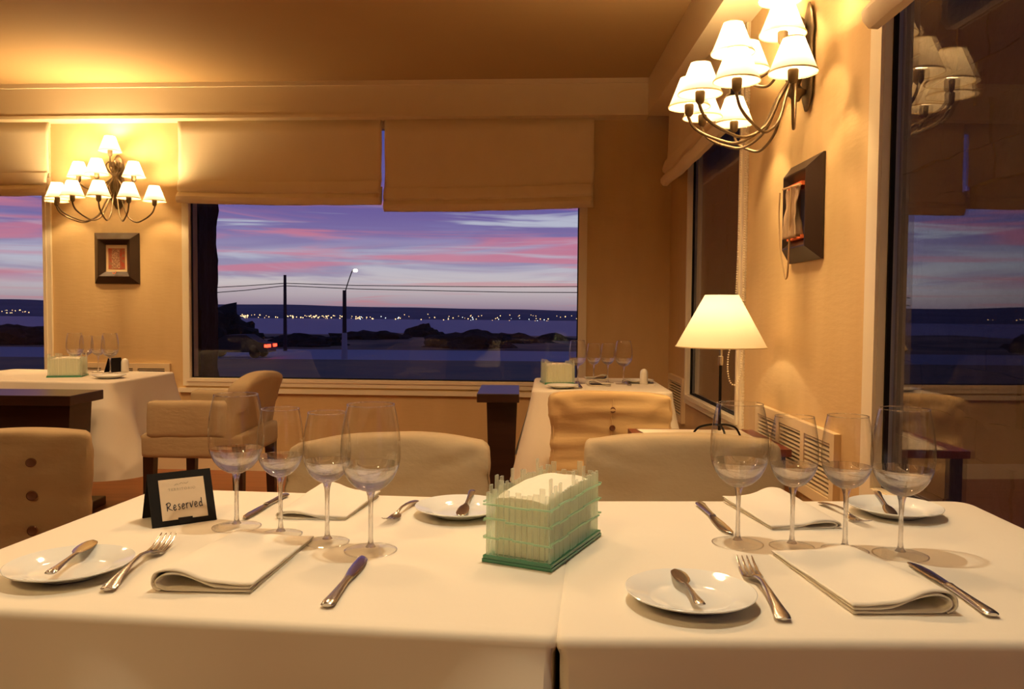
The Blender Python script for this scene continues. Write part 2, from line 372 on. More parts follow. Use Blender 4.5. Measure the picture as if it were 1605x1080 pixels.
# ------------------------------------------------------------------ roman blinds
def blind(label, M, a, b, ztop, zb_a, zb_b, d, seed, group):
    n = 60; prof = [(0, 1.0, 0), (.002, .85, 0), (.004, .7, 0), (.006, .5, 0), (.008, .34, 0), (.022, None, .15), (.036, None, .105), (.034, None, .085), (.018, None, .072), (.03, None, .062), (.046, None, .04), (.044, None, .018), (.03, None, .002), (.008, None, .0), (-.006, None, .02), (-.006, None, .12)]
    bm = bmesh.new(); cols = []
    for i in range(n+1):
        t = i/n; x = a+(b-a)*t; zb = zb_a+(zb_b-zb_a)*t+.008*math.sin(t*PI)*-1
        h = ztop-zb; col = []
        for j, (dd, fr, off) in enumerate(prof):
            z = zb+.15+(ztop-zb-.15)*((fr-.34)/.66 if fr is not None and fr > .34 else 0) if fr is not None else zb+off
            wv = noise.noise(Vector((x*3.1+seed, z*4, seed)))*.012+noise.noise(Vector((x*9+seed, z*7, seed)))*.004
            if fr == 1.0: wv = 0
            lap = .004*abs(math.sin(t*PI*1))
            col.append(bm.verts.new(M @ Vector((x+(.01*noise.noise(Vector((z*5, seed, 2))) if i in (0, n) else 0), d+dd*(1.0)+wv*(1-(fr or 0))+lap, z+.004*noise.noise(Vector((x*6+seed, j*.7, 1)))*(0 if fr == 1.0 else 1)))))
        cols.append(col)
    for A, B in zip(cols, cols[1:]):
        for j in range(len(A)-1): bm.faces.new((A[j], B[j], B[j+1], A[j+1]))
    o = mesh_obj('roman_blind', bm, m_blind); tag(o, label, 'blind', group)
    mo = o.modifiers.new('thick', 'SOLIDIFY'); mo.thickness = .003
    bm = bmesh.new(); box(bm, a+.005, b-.005, d-.03, d-.008, ztop-.028, ztop-.002, M)
    mesh_obj('headrail', bm, m_frame, o, smooth=False)
    return o
dB = .05
a1, zz = onback(930, 325, dB); b1 = onback(603, 333, dB)[0]
blind('cream roman blind, right one of the two over the wide window', MB, a1, b1, SOF, onback(930, 325, dB)[1], onback(603, 332, dB)[1], dB, 3.2, 'cream roman blinds over the far windows')
a2 = onback(599, 321, dB)[0]; b2 = onback(281, 318, dB)[0]
blind('cream roman blind, left one of the two over the wide window', MB, a2, b2, SOF, onback(599, 321, dB)[1], onback(281, 318, dB)[1], dB, 8.4, 'cream roman blinds over the far windows')
a3, z3 = onback(78, 306, dB)
blind('crumpled cream roman blind over the far-left window at the picture edge', MB, a3, a3+1.45, SOF, z3, z3, dB, 15.7, 'cream roman blinds over the far windows')
blind('cream roman blind hanging in the corner above the table lamp', MR, yA0+.02, 5.12, SOF, 1.93, 1.91, .07, 22.1, 'cream roman blinds on the right wall')
blind('bottom corner of a cream roman blind at the top right, above the dark pane', MR, -.3, 2.15, SOF, 1.86, 1.862, .07, 31.9, 'cream roman blinds on the right wall')
# bead pull chains
def chain(label, pts, r, step):
    P = smoothpts(pts, 20); bm = bmesh.new(); acc = 0; last = P[0]
    for a, b in zip(P, P[1:]):
        seg = (b-a).length; pos = a
        while acc+seg >= step:
            f = (step-acc)/seg; pos = pos+(b-pos)*f; seg = (b-pos).length; acc = 0
            bmesh.ops.create_icosphere(bm, subdivisions=1, radius=r, matrix=Matrix.Translation(pos))
            if seg < 1e-6: break
        acc += seg
    o = mesh_obj('bead_chain', bm, m_bead); tag(o, label, 'blind chain'); return o
cy = 3.56
cx = lambda px: (px-VX)/F*cy
chain('beaded pull chain looping down in front of the corner window', [(cx(1156), cy, 2.37), (cx(1155), cy, 1.7), (cx(1150), cy, 1.1), (cx(1141), cy, .92), (cx(1143), cy, .83), (cx(1151), cy, .80), (cx(1159), cy, .83), (cx(1162), cy, .92), (cx(1163), cy, 1.4), (cx(1162), cy, 2.37)], .0042, .0105)
# ------------------------------------------------------------------ wall vents / radiator grilles
def grille(label, M, a, b, z0, z1, cols_, rows):
    root = thing('wall_vent', label, 'vent', M @ Vector(((a+b)/2, 0, z0)))
    R = Matrix.Translation(-root.location) @ M
    bm = bmesh.new(); fr = .035
    box(bm, a, b, 0, .022, z0, z0+fr, R); box(bm, a, b, 0, .022, z1-fr, z1, R)
    for i in range(cols_+1):
        x = a+(b-a-fr)*i/cols_; box(bm, x, x+fr, 0, .022, z0+fr, z1-fr, R)
    mesh_obj('vent_frame', bm, m_grille, root, smooth=False)
    bm = bmesh.new(); box(bm, a+.01, b-.01, .001, .004, z0+.01, z1-.01, R); mesh_obj('backing', bm, m_dark, root, smooth=False)
    for k in range(rows):
        z = z0+fr+(z1-z0-2*fr)*(k+.5)/rows
        bm = bmesh.new(); box(bm, a+fr*.5, b-fr*.5, .006, .018, z-.0032, z+.0032, R); mesh_obj('slat', bm, m_vent, root, smooth=False)
    return root
g0 = onx(1318, 700, XW).y; g1 = onx(1192, 650, XW).y
grille('large cream slatted vent low on the right wall behind the wine glasses', MR, g0, g1, .50, .745, 3, 12)
g0 = onx(1076, 600, XW).y; g1 = onx(1054, 600, XW).y
grille('small cream vent low in the corner beside the far table', MR, yA1+.05, 5.3, .45, .72, 1, 12)
ga = onback(268, 570)[0]; gb = onback(112, 570)[0]
grille('cream slatted vent under the square picture on the far wall', MB, ga, gb, .46, .735, 3, 10)
# ------------------------------------------------------------------ wall sconces
def make_sconce(label, M):
    """local x along wall, y out of the wall, z up; origin at body centre on the wall"""
    root = thing('wall_sconce', label, 'wall lamp')
    root.matrix_world = M
    bp = bmesh.new()
    prof = [(0, -.17), (.018, -.165), (.045, -.12), (.05, -.02), (.04, .06), (.052, .1), (.035, .16), (.012, .2), (0, .205)]
    lathe(prof, 24, bp)
    for v in bp.verts: v.co.y = v.co.y*.22+.012
    mesh_obj('backplate', bp, m_bronze, root)
    bd = lathe([(0, -.14), (.012, -.135), (.02, -.12), (.03, -.112), (.034, -.1), (.02, -.09), (.014, -.08), (.022, -.05), (.032, -.01), (.03, .02), (.018, .05), (.024, .06), (.03, .07), (.02, .085), (.012, .1), (.026, .12), (.024, .14), (.01, .155), (0, .17)], 20, center=(0, .05, 0))
    mesh_obj('body', bd, m_bronze, root)
    # leaf scrolls
    sc = bmesh.new()
    for k in range(6):
        a = PI*(k+.5)/6; ca, sa = math.cos(a), math.sin(a)
        pts = [(ca*.02, .05+sa*.02, .06), (ca*.05, .05+sa*.035, .09), (ca*.062, .05+sa*.045, .12), (ca*.045, .05+sa*.035, .145), (ca*.032, .05+sa*.025, .125), (ca*.04, .05+sa*.03, .11)]
        tube(smoothpts(pts, 5), .004, 6, sc)
        pts = [(ca*.022, .05+sa*.02, .03), (ca*.05, .05+sa*.04, .0), (ca*.045, .05+sa*.035, -.05), (ca*.018, .05+sa*.015, -.09)]
        tube(smoothpts(pts, 5), .0045, 6, sc)
    mesh_obj('leaf_scrolls', sc, m_bronze, root)
    lamps = []
    for k in range(6): lamps.append((math.radians(20+28*k), .36, -.158, 'low'))
    for k in range(3): lamps.append((math.radians(30+60*k), .22, .005, 'mid'))
    lamps.append((math.radians(90), .06, .185, 'top'))
    for i, (a, R, z, kind) in enumerate(lamps):
        ca, sa = math.cos(a), math.sin(a)
        P = lambda r, h: (ca*r, .05+sa*r, h)
        if kind == 'low': pts = [P(.015, -.05), P(.06, -.12), P(.11, -.22), P(.19, -.268), P(.27, -.25), P(.335, -.215), P(R, -.175), P(R, z)]
        elif kind == 'mid': pts = [P(.015, .04), P(.06, .0), P(.12, -.05), P(.18, -.04), P(R, -.01), P(R, z)]
        else: pts = [P(.0, .14), P(.03, .12), P(.05, .11), P(.06, .14), P(R, z)]
        arm = mesh_obj('arm', tube(smoothpts(pts, 8), .0052, 8), m_bronze, root)
        cx_, cy_, _ = P(R, 0)
        mesh_obj('socket', lathe([(0, z-.012), (.008, z-.01), (.015, z), (.0165, z+.03), (.013, z+.034), (0, z+.034)], 16, center=(cx_, cy_, 0)), m_bronze, arm)
        bz = z+.022
        sh = bmesh.new(); lathe([(.073, bz), (.032, bz+.103)], 40, sh, (cx_, cy_, 0))
        so = mesh_obj('lamp_shade', sh, m_shade, root)
        tr = bmesh.new(); lathe([(.0727, bz-.001), (.0743, bz-.001), (.0737, bz+.004), (.0719, bz+.004)], 40, tr, (cx_, cy_, 0), close=True)
        mesh_obj('trim_band', tr, m_trim, so)
        mesh_obj('trim_band', lathe([(.0315, bz+.1), (.0332, bz+.1), (.0328, bz+.104), (.0312, bz+.104)], 32, None, (cx_, cy_, 0), close=True), m_trim, so)
        bb = lathe([(0, bz+.012), (.009, bz+.016), (.014, bz+.04), (.012, bz+.055), (.004, bz+.072), (0, bz+.075)], 12, center=(cx_, cy_, 0))
        mesh_obj('bulb', bb, m_bulb, arm)
        ld = bpy.data.lights.new('sconce_light', 'POINT'); ld.energy = SCONCE_W; ld.color = WARM2; ld.shadow_soft_size = .014
        lo = bpy.data.objects.new('sconce_light', ld); COL.objects.link(lo); lo.parent = root; lo.location = (cx_, cy_, bz+.088)
    return root
WARM2 = (1.0, .66, .3)
SZ = 1.985
yS = onx(1252, 300, XW).y
print('sconce Y', yS)
make_sconce('bronze many-armed wall sconce with lit cone shades on the right wall', Matrix.Translation((XW, 2.84, SZ+.0)) @ Matrix.Rotation(PI/2, 4, 'Z'))
ss = onback(187, 290)[0]
Ms = Matrix.Translation(MB @ Vector((ss, 0, SZ-.02))) @ Matrix(((-U.x, NB.x, 0, 0), (-U.y, NB.y, 0, 0), (0, 0, 1, 0), (0, 0, 0, 1)))
make_sconce('bronze many-armed wall sconce with lit cone shades on the far left wall pier', Ms)
# ------------------------------------------------------------------ framed pictures
def make_picture(label, M, textile):
    root = thing('framed_picture', label, 'picture'); root.matrix_world = M    # local x along, y out, z up; origin at centre
    W, H = .16, .175
    bm = bmesh.new(); rings = []
    for ins, d in ((0, .001), (0, .008), (.045, .05), (.05, .05), (.082, .02), (.082, .004)):
        rings.append([bm.verts.new((sx*(W-ins), d, sz*(H-ins))) for sx, sz in ((-1, -1), (1, -1), (1, 1), (-1, 1))])
    for a, b in zip(rings, rings[1:]):
        for k in range(4): bm.faces.new((a[k], a[(k+1) % 4], b[(k+1) % 4], b[k]))
    mesh_obj('frame', bm, m_fblk, root, smooth=False)
    mesh_obj('mat_board', BX(-W+.08, W-.08, .003, .010, -H+.08, H-.08), m_mat if not textile else m_fblk, root, smooth=False)
    if not textile:
        mesh_obj('print', BX(-.06, .058, .010, .012, -.075, .068), m_red, root, smooth=False)
        bm = BX(-.035, .022, .012, .0135, -.07, .062); mesh_obj('woven_panel', bm, m_pattern, root, smooth=False)
        mesh_obj('tassel', tube(smoothpts([(-.01, .05, -.1), (-.0, .052, -.108), (.01, .052, -.104), (.016, .05, -.092)], 5), .0025, 6), m_orange, root)
    else:
        mesh_obj('orange_band', BX(-.078, .078, .012, .05, .078, .092), m_orange, root, smooth=False)
        mesh_obj('orange_band', BX(-.07, .078, .012, .045, -.1, -.088), m_orange, root, smooth=False)
        bm = bmesh.new(); g = []
        for i in range(25):
            row = []
            for j in range(19):
                u, v = i/24, j/18
                xx = (-.072+.14*u)*(1-.22*math.sin(v*PI)); z = .085-.18*v
                row.append(bm.verts.new((xx, .05+.014*math.sin(u*13+v*2)*(.4+v)+.006*noise.noise(Vector((u*5, v*4, 0))), z)))
            g.append(row)
        for a, b in zip(g, g[1:]):
            for j in range(18): bm.faces.new((a[j], b[j], b[j+1], a[j+1]))
        t = mesh_obj('woven_textile', bm, m_wool, root); t.modifiers.new('t', 'SOLIDIFY').thickness = .004
        mesh_obj('rod', tube([(-.1, .062, .075), (.08, .062, .085)], .004, 8), m_cord, root)
        pts = [(.1, .066, .075), (.1, .068, -.02), (.085, .066, -.12), (.055, .062, -.2), (.035, .06, -.235), (.015, .06, -.21), (.0, .062, -.12), (-.015, .066, .0), (-.02, .066, .08)]
        mesh_obj('hanging_cord', tube(smoothpts(pts, 8), .0032, 6), m_cord, root)
    return root
sp_, zp = onback(184.5, 405)
Mp = Matrix.Translation(MB @ Vector((sp_, 0, zp))) @ Matrix(((-U.x, NB.x, 0, 0), (-U.y, NB.y, 0, 0), (0, 0, 1, 0), (0, 0, 0, 1)))
make_picture('square black picture frame with red print below the far left sconce', Mp, False)
make_picture('black picture frame with woven textile and hanging cord on the right wall', Matrix.Translation((XW, 2.84, 1.475)) @ Matrix.Rotation(PI/2, 4, 'Z'), True)
# ------------------------------------------------------------------ tables and cloths
def tablecloth(label, corners, ztop, drop, cdrop, flare, seed, tight=(), short={}, group=None, foldn=5.0, rc=.035, re=.012, waves=1.0):
    """corners CCW list of (x,y); tight = indices of sides (i -> i+1) pressed against a neighbour"""
    P = [Vector((x, y)) for x, y in corners]; n = len(P); out = []
    per = []
    for i in range(n):
        a, b, c_ = P[i-1], P[i], P[(i+1) % n]
        d0 = (a-b).normalized(); d1 = (c_-b).normalized()
        r = .008 if (((i-1) % n) in tight or i in tight) else rc
        p0 = b+d0*r; p1 = b+d1*r
        n0 = Vector((-d0.y, d0.x)); n0 = n0 if n0.dot(b-sum(P, Vector((0, 0)))/n) > 0 else -n0
        n1 = Vector((-d1.y, d1.x)); n1 = n1 if n1.dot(b-sum(P, Vector((0, 0)))/n) > 0 else -n1
        tl = ((i-1) % n) in tight; tr = i in tight
        for k in range(9):
            t = k/8; q = p0*(1-t)**2+b*2*t*(1-t)+p1*t*t; nn = (n0*(1-t)+n1*t).normalized()
            if tl: nn = (nn+n1*2).normalized()
            if tr: nn = (nn+n0*2).normalized()
            per.append((q, nn, 1.0, (1-t) if tl else (t if tr else 0.0), 0.0))
        L_ = (c_-b).length-2*rc; r = r if i in tight or ((i+1) % n) not in tight else r; re_ = .008 if (((i+1) % n) in tight or i in tight) else rc; m = max(6, int(L_/.025))
        for k in range(1, m):
            t = k/m; q = p1+(c_-(c_-b).normalized()*re_-p1)*t
            e = min(t, 1-t)*L_; per.append((q, n1, math.exp(-(e/.09)**2), 1.0 if tr else 0.0, short.get(i, 0)*min(1, e/.12)))
    cen = sum((p for p, *_ in per), Vector((0, 0)))/len(per)
    bm = bmesh.new(); rings = []
    for f in (.25, .5, .7, .85, .95, 1.0):
        rings.append([bm.verts.new((*(cen+(q-cen)*f).to_tuple(), ztop)) for q, *_ in per])
    ctr = bm.verts.new((cen.x, cen.y, ztop))
    for k in range(1, 5):
        a = PI/2*k/4
        rings.append([bm.verts.new((*(q+nn*re*math.sin(a)).to_tuple(), ztop-re*(1-math.cos(a)))) for q, nn, *_ in per])
    R = 22; acc = 0; S_ = []
    for i, (q, *_r) in enumerate(per):
        S_.append(acc); acc += (per[(i+1) % len(per)][0]-q).length
    for k in range(1, R+1):
        t = k/R; ring = []
        for i, (q, nn, cw, tg, e) in enumerate(per):
            s = S_[i]
            fold = .5+.5*math.sin(s*foldn*2*PI+seed+1.3*math.sin(s*3+seed))
            fold2 = noise.noise(Vector((s*7+seed, t*1.5, seed)))
            off = re+flare*(t**1.15)*(.35+.65*fold*waves+.6*fold2*waves)+cw*flare*2.0*(t**1.2)
            off *= (1-tg); off = off if tg < .5 else min(off, re*.5)
            dz = drop+(cdrop-drop)*cw*(1 if tg < .5 else .3)-e
            if tg >= .5: off = re*.25
            p = q+nn*off
            ring.append(bm.verts.new((p.x, p.y, ztop-re-(dz-re)*t)))
        rings.append(ring)
    m = len(per)
    for i in range(m): bm.faces.new((ctr, rings[0][i], rings[0][(i+1) % m]))
    for a, b in zip(rings, rings[1:]):
        for i in range(m): bm.faces.new((a[i], a[(i+1) % m], b[(i+1) % m], b[i]))
    o = mesh_obj('tablecloth', bm, m_cloth); tag(o, label, 'tablecloth', group)
    return o
TZ = .75
def xy(px, py, z=TZ): p = onz(px, py, z); return (p.x, p.y)
qL = [xy(-203, 940), xy(866, 994), xy(893, 786), xy(250, 766)]
qR = [xy(879, 996), xy(1975, 1003), xy(1510, 786), xy(907, 786)]
print('quads', qL, qR)
tablecloth('white tablecloth of the left half, under the reserved sign', qL, TZ, .25, .27, .07, 1.0, tight=(1,), foldn=2.6, waves=1.1)
tablecloth('white tablecloth of the right half of the laid table, right of the seam', qR, TZ, .25, .27, .03, 4.2, tight=(3,), foldn=2.4, waves=1.1)
def table(name, label, corners, ztop, group=None, pedestal=True):
    P = [Vector((x, y)) for x, y in corners]; cen = sum(P, Vector((0, 0)))/4
    root = thing(name, label, 'table', (cen.x, cen.y, 0), group=group)
    bm = bmesh.new(); lo = [bm.verts.new((*((p-cen)*.975), ztop-.035)) for p in P]; hi = [bm.verts.new((*((p-cen)*.975), ztop)) for p in P]
    bm.faces.new(lo[::-1]); bm.faces.new(hi)
    for k in range(4): bm.faces.new((lo[k], lo[(k+1) % 4], hi[(k+1) % 4], hi[k]))
    mesh_obj('tabletop', bm, m_dwood, root, smooth=False)
    bm = bmesh.new()
    for z, s in ((.05, .08), (ztop-.035, .11)): pass
    v0 = [bm.verts.new((a*.07, b*.07, .05)) for a, b in ((-1, -1), (1, -1), (1, 1), (-1, 1))]; v1 = [bm.verts.new((a*.1, b*.1, ztop-.036)) for a, b in ((-1, -1), (1, -1), (1, 1), (-1, 1))]
    bm.faces.new(v0[::-1]); bm.faces.new(v1)
    for k in range(4): bm.faces.new((v0[k], v0[(k+1) % 4], v1[(k+1) % 4], v1[k]))
    mesh_obj('pedestal', bm, m_dwood, root, smooth=False)
    mesh_obj('foot_plate', BX(-.17, .17, -.17, .17, 0, .05, bev=.006), m_dwood, root, smooth=False)
    return root
table('dining_table', 'dark pedestal table under the left cloth with the reserved sign', qL, TZ-.003)
table('dining_table', 'dark pedestal table under the right cloth of the laid pair', qR, TZ-.003)
# far right table
fr0 = [xy(837, 612), xy(1052, 614), xy(1017, 593), xy(841, 592)]
print('far right', fr0)
tablecloth('white tablecloth on the small far table by the corner', fr0, TZ, .36, .43, .036, 2.2, short={0: .10}, foldn=3.2)
table('dining_table', 'dark pedestal table under the cloth by the far corner', fr0, TZ-.003)
fl0 = [xy(-260, 612), xy(172, 599), xy(272, 583), xy(-40, 575)]
fl0[0] = (fl0[1][0]-1.0, fl0[1][1]+.12); fl0[3] = (fl0[2][0]-1.0, fl0[2][1]+.12)
print('far left', fl0)
tablecloth('white tablecloth on the far left table below the picture', fl0, TZ, .3, .46, .06, 5.1, foldn=3.0)
table('dining_table', 'dark pedestal table under the cloth at the far left', fl0, TZ-.003)
# bare dark side stands
def stand(label, x0, x1, y0, y1, z, px0, px1, cx_, hw0, hw1):
    root = thing('side_table', label, 'side table', ((x0+x1)/2, (y0+y1)/2, 0))
    o = root.location
    mesh_obj('tabletop', BX(x0-o.x, x1-o.x, y0-o.y, y1-o.y, z-.045, z, bev=.003), m_dwood, root, smooth=False)
    bm = bmesh.new(); c_ = cx_-o.x; dy = (y1-y0)*.32
    v0 = [bm.verts.new((c_+a*hw0, b*dy, .03)) for a, b in ((-1, -1), (1, -1), (1, 1), (-1, 1))]; v1 = [bm.verts.new((c_+a*hw1, b*dy, z-.046)) for a, b in ((-1, -1), (1, -1), (1, 1), (-1, 1))]
    bm.faces.new(v0[::-1]); bm.faces.new(v1)
    for k in range(4): bm.faces.new((v0[k], v0[(k+1) % 4], v1[(k+1) % 4], v1[k]))
    mesh_obj('pedestal', bm, m_dwood, root, smooth=False)
    mesh_obj('foot_plate', BX(c_-hw0-.05, c_+hw0+.05, -dy-.05, dy+.05, 0, .03), m_dwood, root, smooth=False)
ra = ony(747, 627, 4.1); rb = ony(833, 627, 4.1)
stand('bare dark wood side table standing left of the small far table', ra.x, .005, 4.12, 4.62, .695, 0, 0, -.085, .06, .08)
stand('bare dark wood side table in front of the far left tablecloth', -3.4, ony(138, 620, 3.7).x, 3.55, 3.84, .728, 0, 0, -2.25, .2, .24)
# ------------------------------------------------------------------ chairs
def legs(root, w, d, z, m=None):
    for sx in (-1, 1):
        for sy in (-1, 1):
            bm = bmesh.new()
            x, y_ = sx*(w/2-.035), sy*(d/2-.035)
            v0 = [bm.verts.new((x+a*.016+sx*.006, y_+b*.016+sy*.008, 0)) for a, b in ((-1, -1), (1, -1), (1, 1), (-1, 1))]; v1 = [bm.verts.new((x+a*.024, y_+b*.024, z)) for a, b in ((-1, -1), (1, -1), (1, 1), (-1, 1))]
            bm.faces.new(v0[::-1]); bm.faces.new(v1)
            for k in range(4): bm.faces.new((v0[k], v0[(k+1) % 4], v1[(k+1) % 4], v1[k]))
            mesh_obj('leg', bm, m_dwood, root, smooth=False)
def chair(label, loc, rz, top=.81, w=.52, buttons=(), m=None, seed=0, arch=.02, disp=.006, seam=False, lean=.06, freq=(4, 4, 9), group=None, cover_to=.42):
    """faces local -Y; the back of its backrest looks to +Y"""
    m = m or m_cover
    root = thing('dining_chair', label, 'chair', (loc[0], loc[1], 0), rz, group)
    D = .50; zb = cover_to; h = top-zb
    def fn(p):
        t = (p.z/h+.5)
        p = p.copy(); p.z += -arch*(abs(p.x)/(w/2))**2.6*(t > .5)*((t-.5)*2); p.y += lean*t*t
        for sx in (-1, 1):
            dx_ = sx*w/2-p.x; dz_ = h/2-p.z; rr_ = math.hypot(dx_, dz_)
            p.y += (1 if p.y > 0 else -1)*.005*math.sin(math.atan2(dz_, abs(dx_)+.001)*6+seed)*math.exp(-((rr_-.09)/.07)**2)
        p.x *= 1+.02*t
        return p
    mesh_obj('backrest', soft_box(w, .085, h, .02, 30, disp, freq, seed, fn, (0, D/2-.045, (top+zb)/2)), m, root)
    def fs(p): p = p.copy(); p.z += .01*(1-(p.x/(w/2))**2)*(p.z > 0); return p
    mesh_obj('seat', soft_box(w, D-.085, .13, .03, 12, .003, (5, 5, 5), seed+3, fs, (0, -.045, .405)), m, root)
    legs(root, w, D, .36)
    for z, dx in buttons:
        t = (z-zb)/h
        b = lathe([(0, 0), (.011, 0), (.013, .003), (.011, .006), (.005, .0045), (0, .0045)], 16)
        for v in b.verts: v.co = Vector((v.co.x+dx, D/2-.045+.0425+lean*t*t+.002+v.co.z, v.co.y+z))
        mesh_obj('button', b, m_button, root)
    if seam:
        pts = [(0.004*math.sin(i*2), D/2-.045+.0435+lean*(i/12)**2, zb+.02+(h-.05)*i/12) for i in range(13)]
        mesh_obj('seam', tube(pts, .0018, 5), m_button if False else m, root)
        pp = []
        for sx in (-1, 1):
            pts = [(sx*(w/2-.012)*(1+.02*i/12), D/2-.045+.036+lean*(i/12)**2, zb+.02+(h-.03-arch)*i/12) for i in range(13)]
            mesh_obj('piping', tube(pts, .003, 6), m_cover2, root)
    return root
def mid(px0, px1, Y): return (ony(px0, 700, Y).x+ony(px1, 700, Y).x)/2
c1 = chair('beige covered chair behind the left half of the laid table', (mid(436, 776, 1.95), 1.82), .05, .803, .505, seed=2.0, arch=.03, disp=.011, freq=(3.2, 4, 7))
c2 = chair('beige covered chair behind the right half of the laid table, nearest the corner', (mid(914, 1243, 1.95), 1.82), -.03, .806, .49, seed=9.0, arch=.016, disp=.010, freq=(3, 4, 6.5))
c3 = chair('ochre covered chair with a button seam tucked under the small far table', (mid(862, 1053, 3.47), 3.72), PI, .775, .515, buttons=((.70, -.004), (.622, -.004)), m=m_cover2, seed=4.0, arch=.018, disp=.012, seam=True, freq=(2.2, 3, 15), cover_to=.3, lean=.03)
c4 = chair('brown covered chair with three buttons at the left edge', (-1.50, 2.28), PI+.5, .80, .50, buttons=((.715, -.11), (.625, -.11), (.53, -.11)), m=m_cover, seed=6.0, arch=.02, disp=.008, freq=(3, 3, 12), cover_to=.3, lean=.04)
def armchair(label, loc, rz):
    root = thing('armchair', label, 'armchair', (loc[0], loc[1], 0), rz)   # faces local -Y
    mesh_obj('seat', soft_box(.54, .47, .12, .025, 12, .003, (5, 5, 5), 3, None, (0, 0, .50)), m_cover, root)
    def fn(p):
        p = p.copy(); t = (p.z+.19)/.38; p.y += .07*t*t; p.z -= .03*(abs(p.x)/.27)**2.4*(t > .6); return p
    mesh_obj('backrest', soft_box(.54, .10, .36, .035, 20, .005, (4, 4, 8), 11, fn, (0, .155, .64)), m_cover, root)
    for sx in (-1, 1):
        mesh_obj('armrest', soft_box(.06, .37, .17, .022, 14, .004, (6, 6, 8), 5+sx, None, (sx*.245, -.02, .62)), m_cover, root)
    legs(root, .54, .47, .45)
    return root
armchair('beige covered armchair with low arms turned sideways before the wide window', (-1.46, 3.86), -PI/2+.0)
# ------------------------------------------------------------------ table lamp and its small table
lampY = 3.05; lx = ony(1130, 540, lampY).x
LT = .645
root = thing('lamp_table', 'small dark table with a cream top cloth under the table lamp', 'side table', (lx-.10, lampY+.02, 0))
mesh_obj('tabletop', BX(-.21, .3, -.24, .24, LT-.03, LT-.004), mat('mahogany', (.16, .03, .015), .3), root, smooth=False)
for sx in (-1, 1):
    for sy in (-1, 1): mesh_obj('leg', BX(.045+sx*.22-.02, .045+sx*.22+.02, sy*.2-.02, sy*.2+.02, 0, LT-.03), m_dwood, root, smooth=False)
bm = bmesh.new(); v = [bm.verts.new(p) for p in ((-.12, -.235, LT-.002), (.24, -.235, LT-.002), (.24, .2, LT-.002), (-.18, .2, LT-.002))]; bm.faces.new(v)
r_ = bmesh.ops.extrude_face_region(bm, geom=bm.faces[:]); [setattr(x, 'co', x.co+Vector((0, 0, .002))) for x in r_['geom'] if isinstance(x, bmesh.types.BMVert)]
o = mesh_obj('table_runner', bm, m_cloth, smooth=False); o.location = root.location; tag(o, 'cream cloth lying flat under the table lamp', 'cloth')
root = thing('table_lamp', 'lit table lamp with a wide cream cone shade beside the right wall', 'table lamp', (lx, lampY, LT))
sb = CAMZ-54.5*lampY/F-LT; st = CAMZ+27*lampY/F-LT
bm = lathe([(.168, sb), (.062, st)], 64); so = mesh_obj('lamp_shade', bm, m_shade2, root)
bm = lathe([(.1675, sb-.001), (.169, sb-.001), (.1688, sb+.003), (.167, sb+.003)], 64, close=True); mesh_obj('trim_band', bm, m_trim, so)
mesh_obj('pole', tube([(0, 0, .03), (0, 0, sb-.06)], .0055, 10), m_black, root)
mesh_obj('lamp_holder', lathe([(0, sb-.07), (.008, sb-.068), (.0095, sb-.06), (.0095, sb-.035), (.006, sb-.033), (.006, sb+.03), (0, sb+.03)], 16), m_steel, root)
for k in range(3):
    a = 2*PI*k/3+.5; pts = [(0, 0, .05), (.03*math.cos(a), .03*math.sin(a), .05), (.08*math.cos(a), .08*math.sin(a), .035), (.105*math.cos(a), .105*math.sin(a), .004)]
    mesh_obj('foot', tube(smoothpts(pts, 6), .004, 8), m_black, root)
mesh_obj('bulb', lathe([(0, sb+.03), (.014, sb+.035), (.025, sb+.065), (.018, sb+.09), (0, sb+.098)], 16), m_bulb, root)
ld = bpy.data.lights.new('lamp_light', 'POINT'); ld.energy = LAMP_W; ld.color = (1, .78, .48); ld.shadow_soft_size = .012
lo = bpy.data.objects.new('lamp_light', ld); COL.objects.link(lo); lo.parent = root; lo.location = (0, 0, sb+.112)
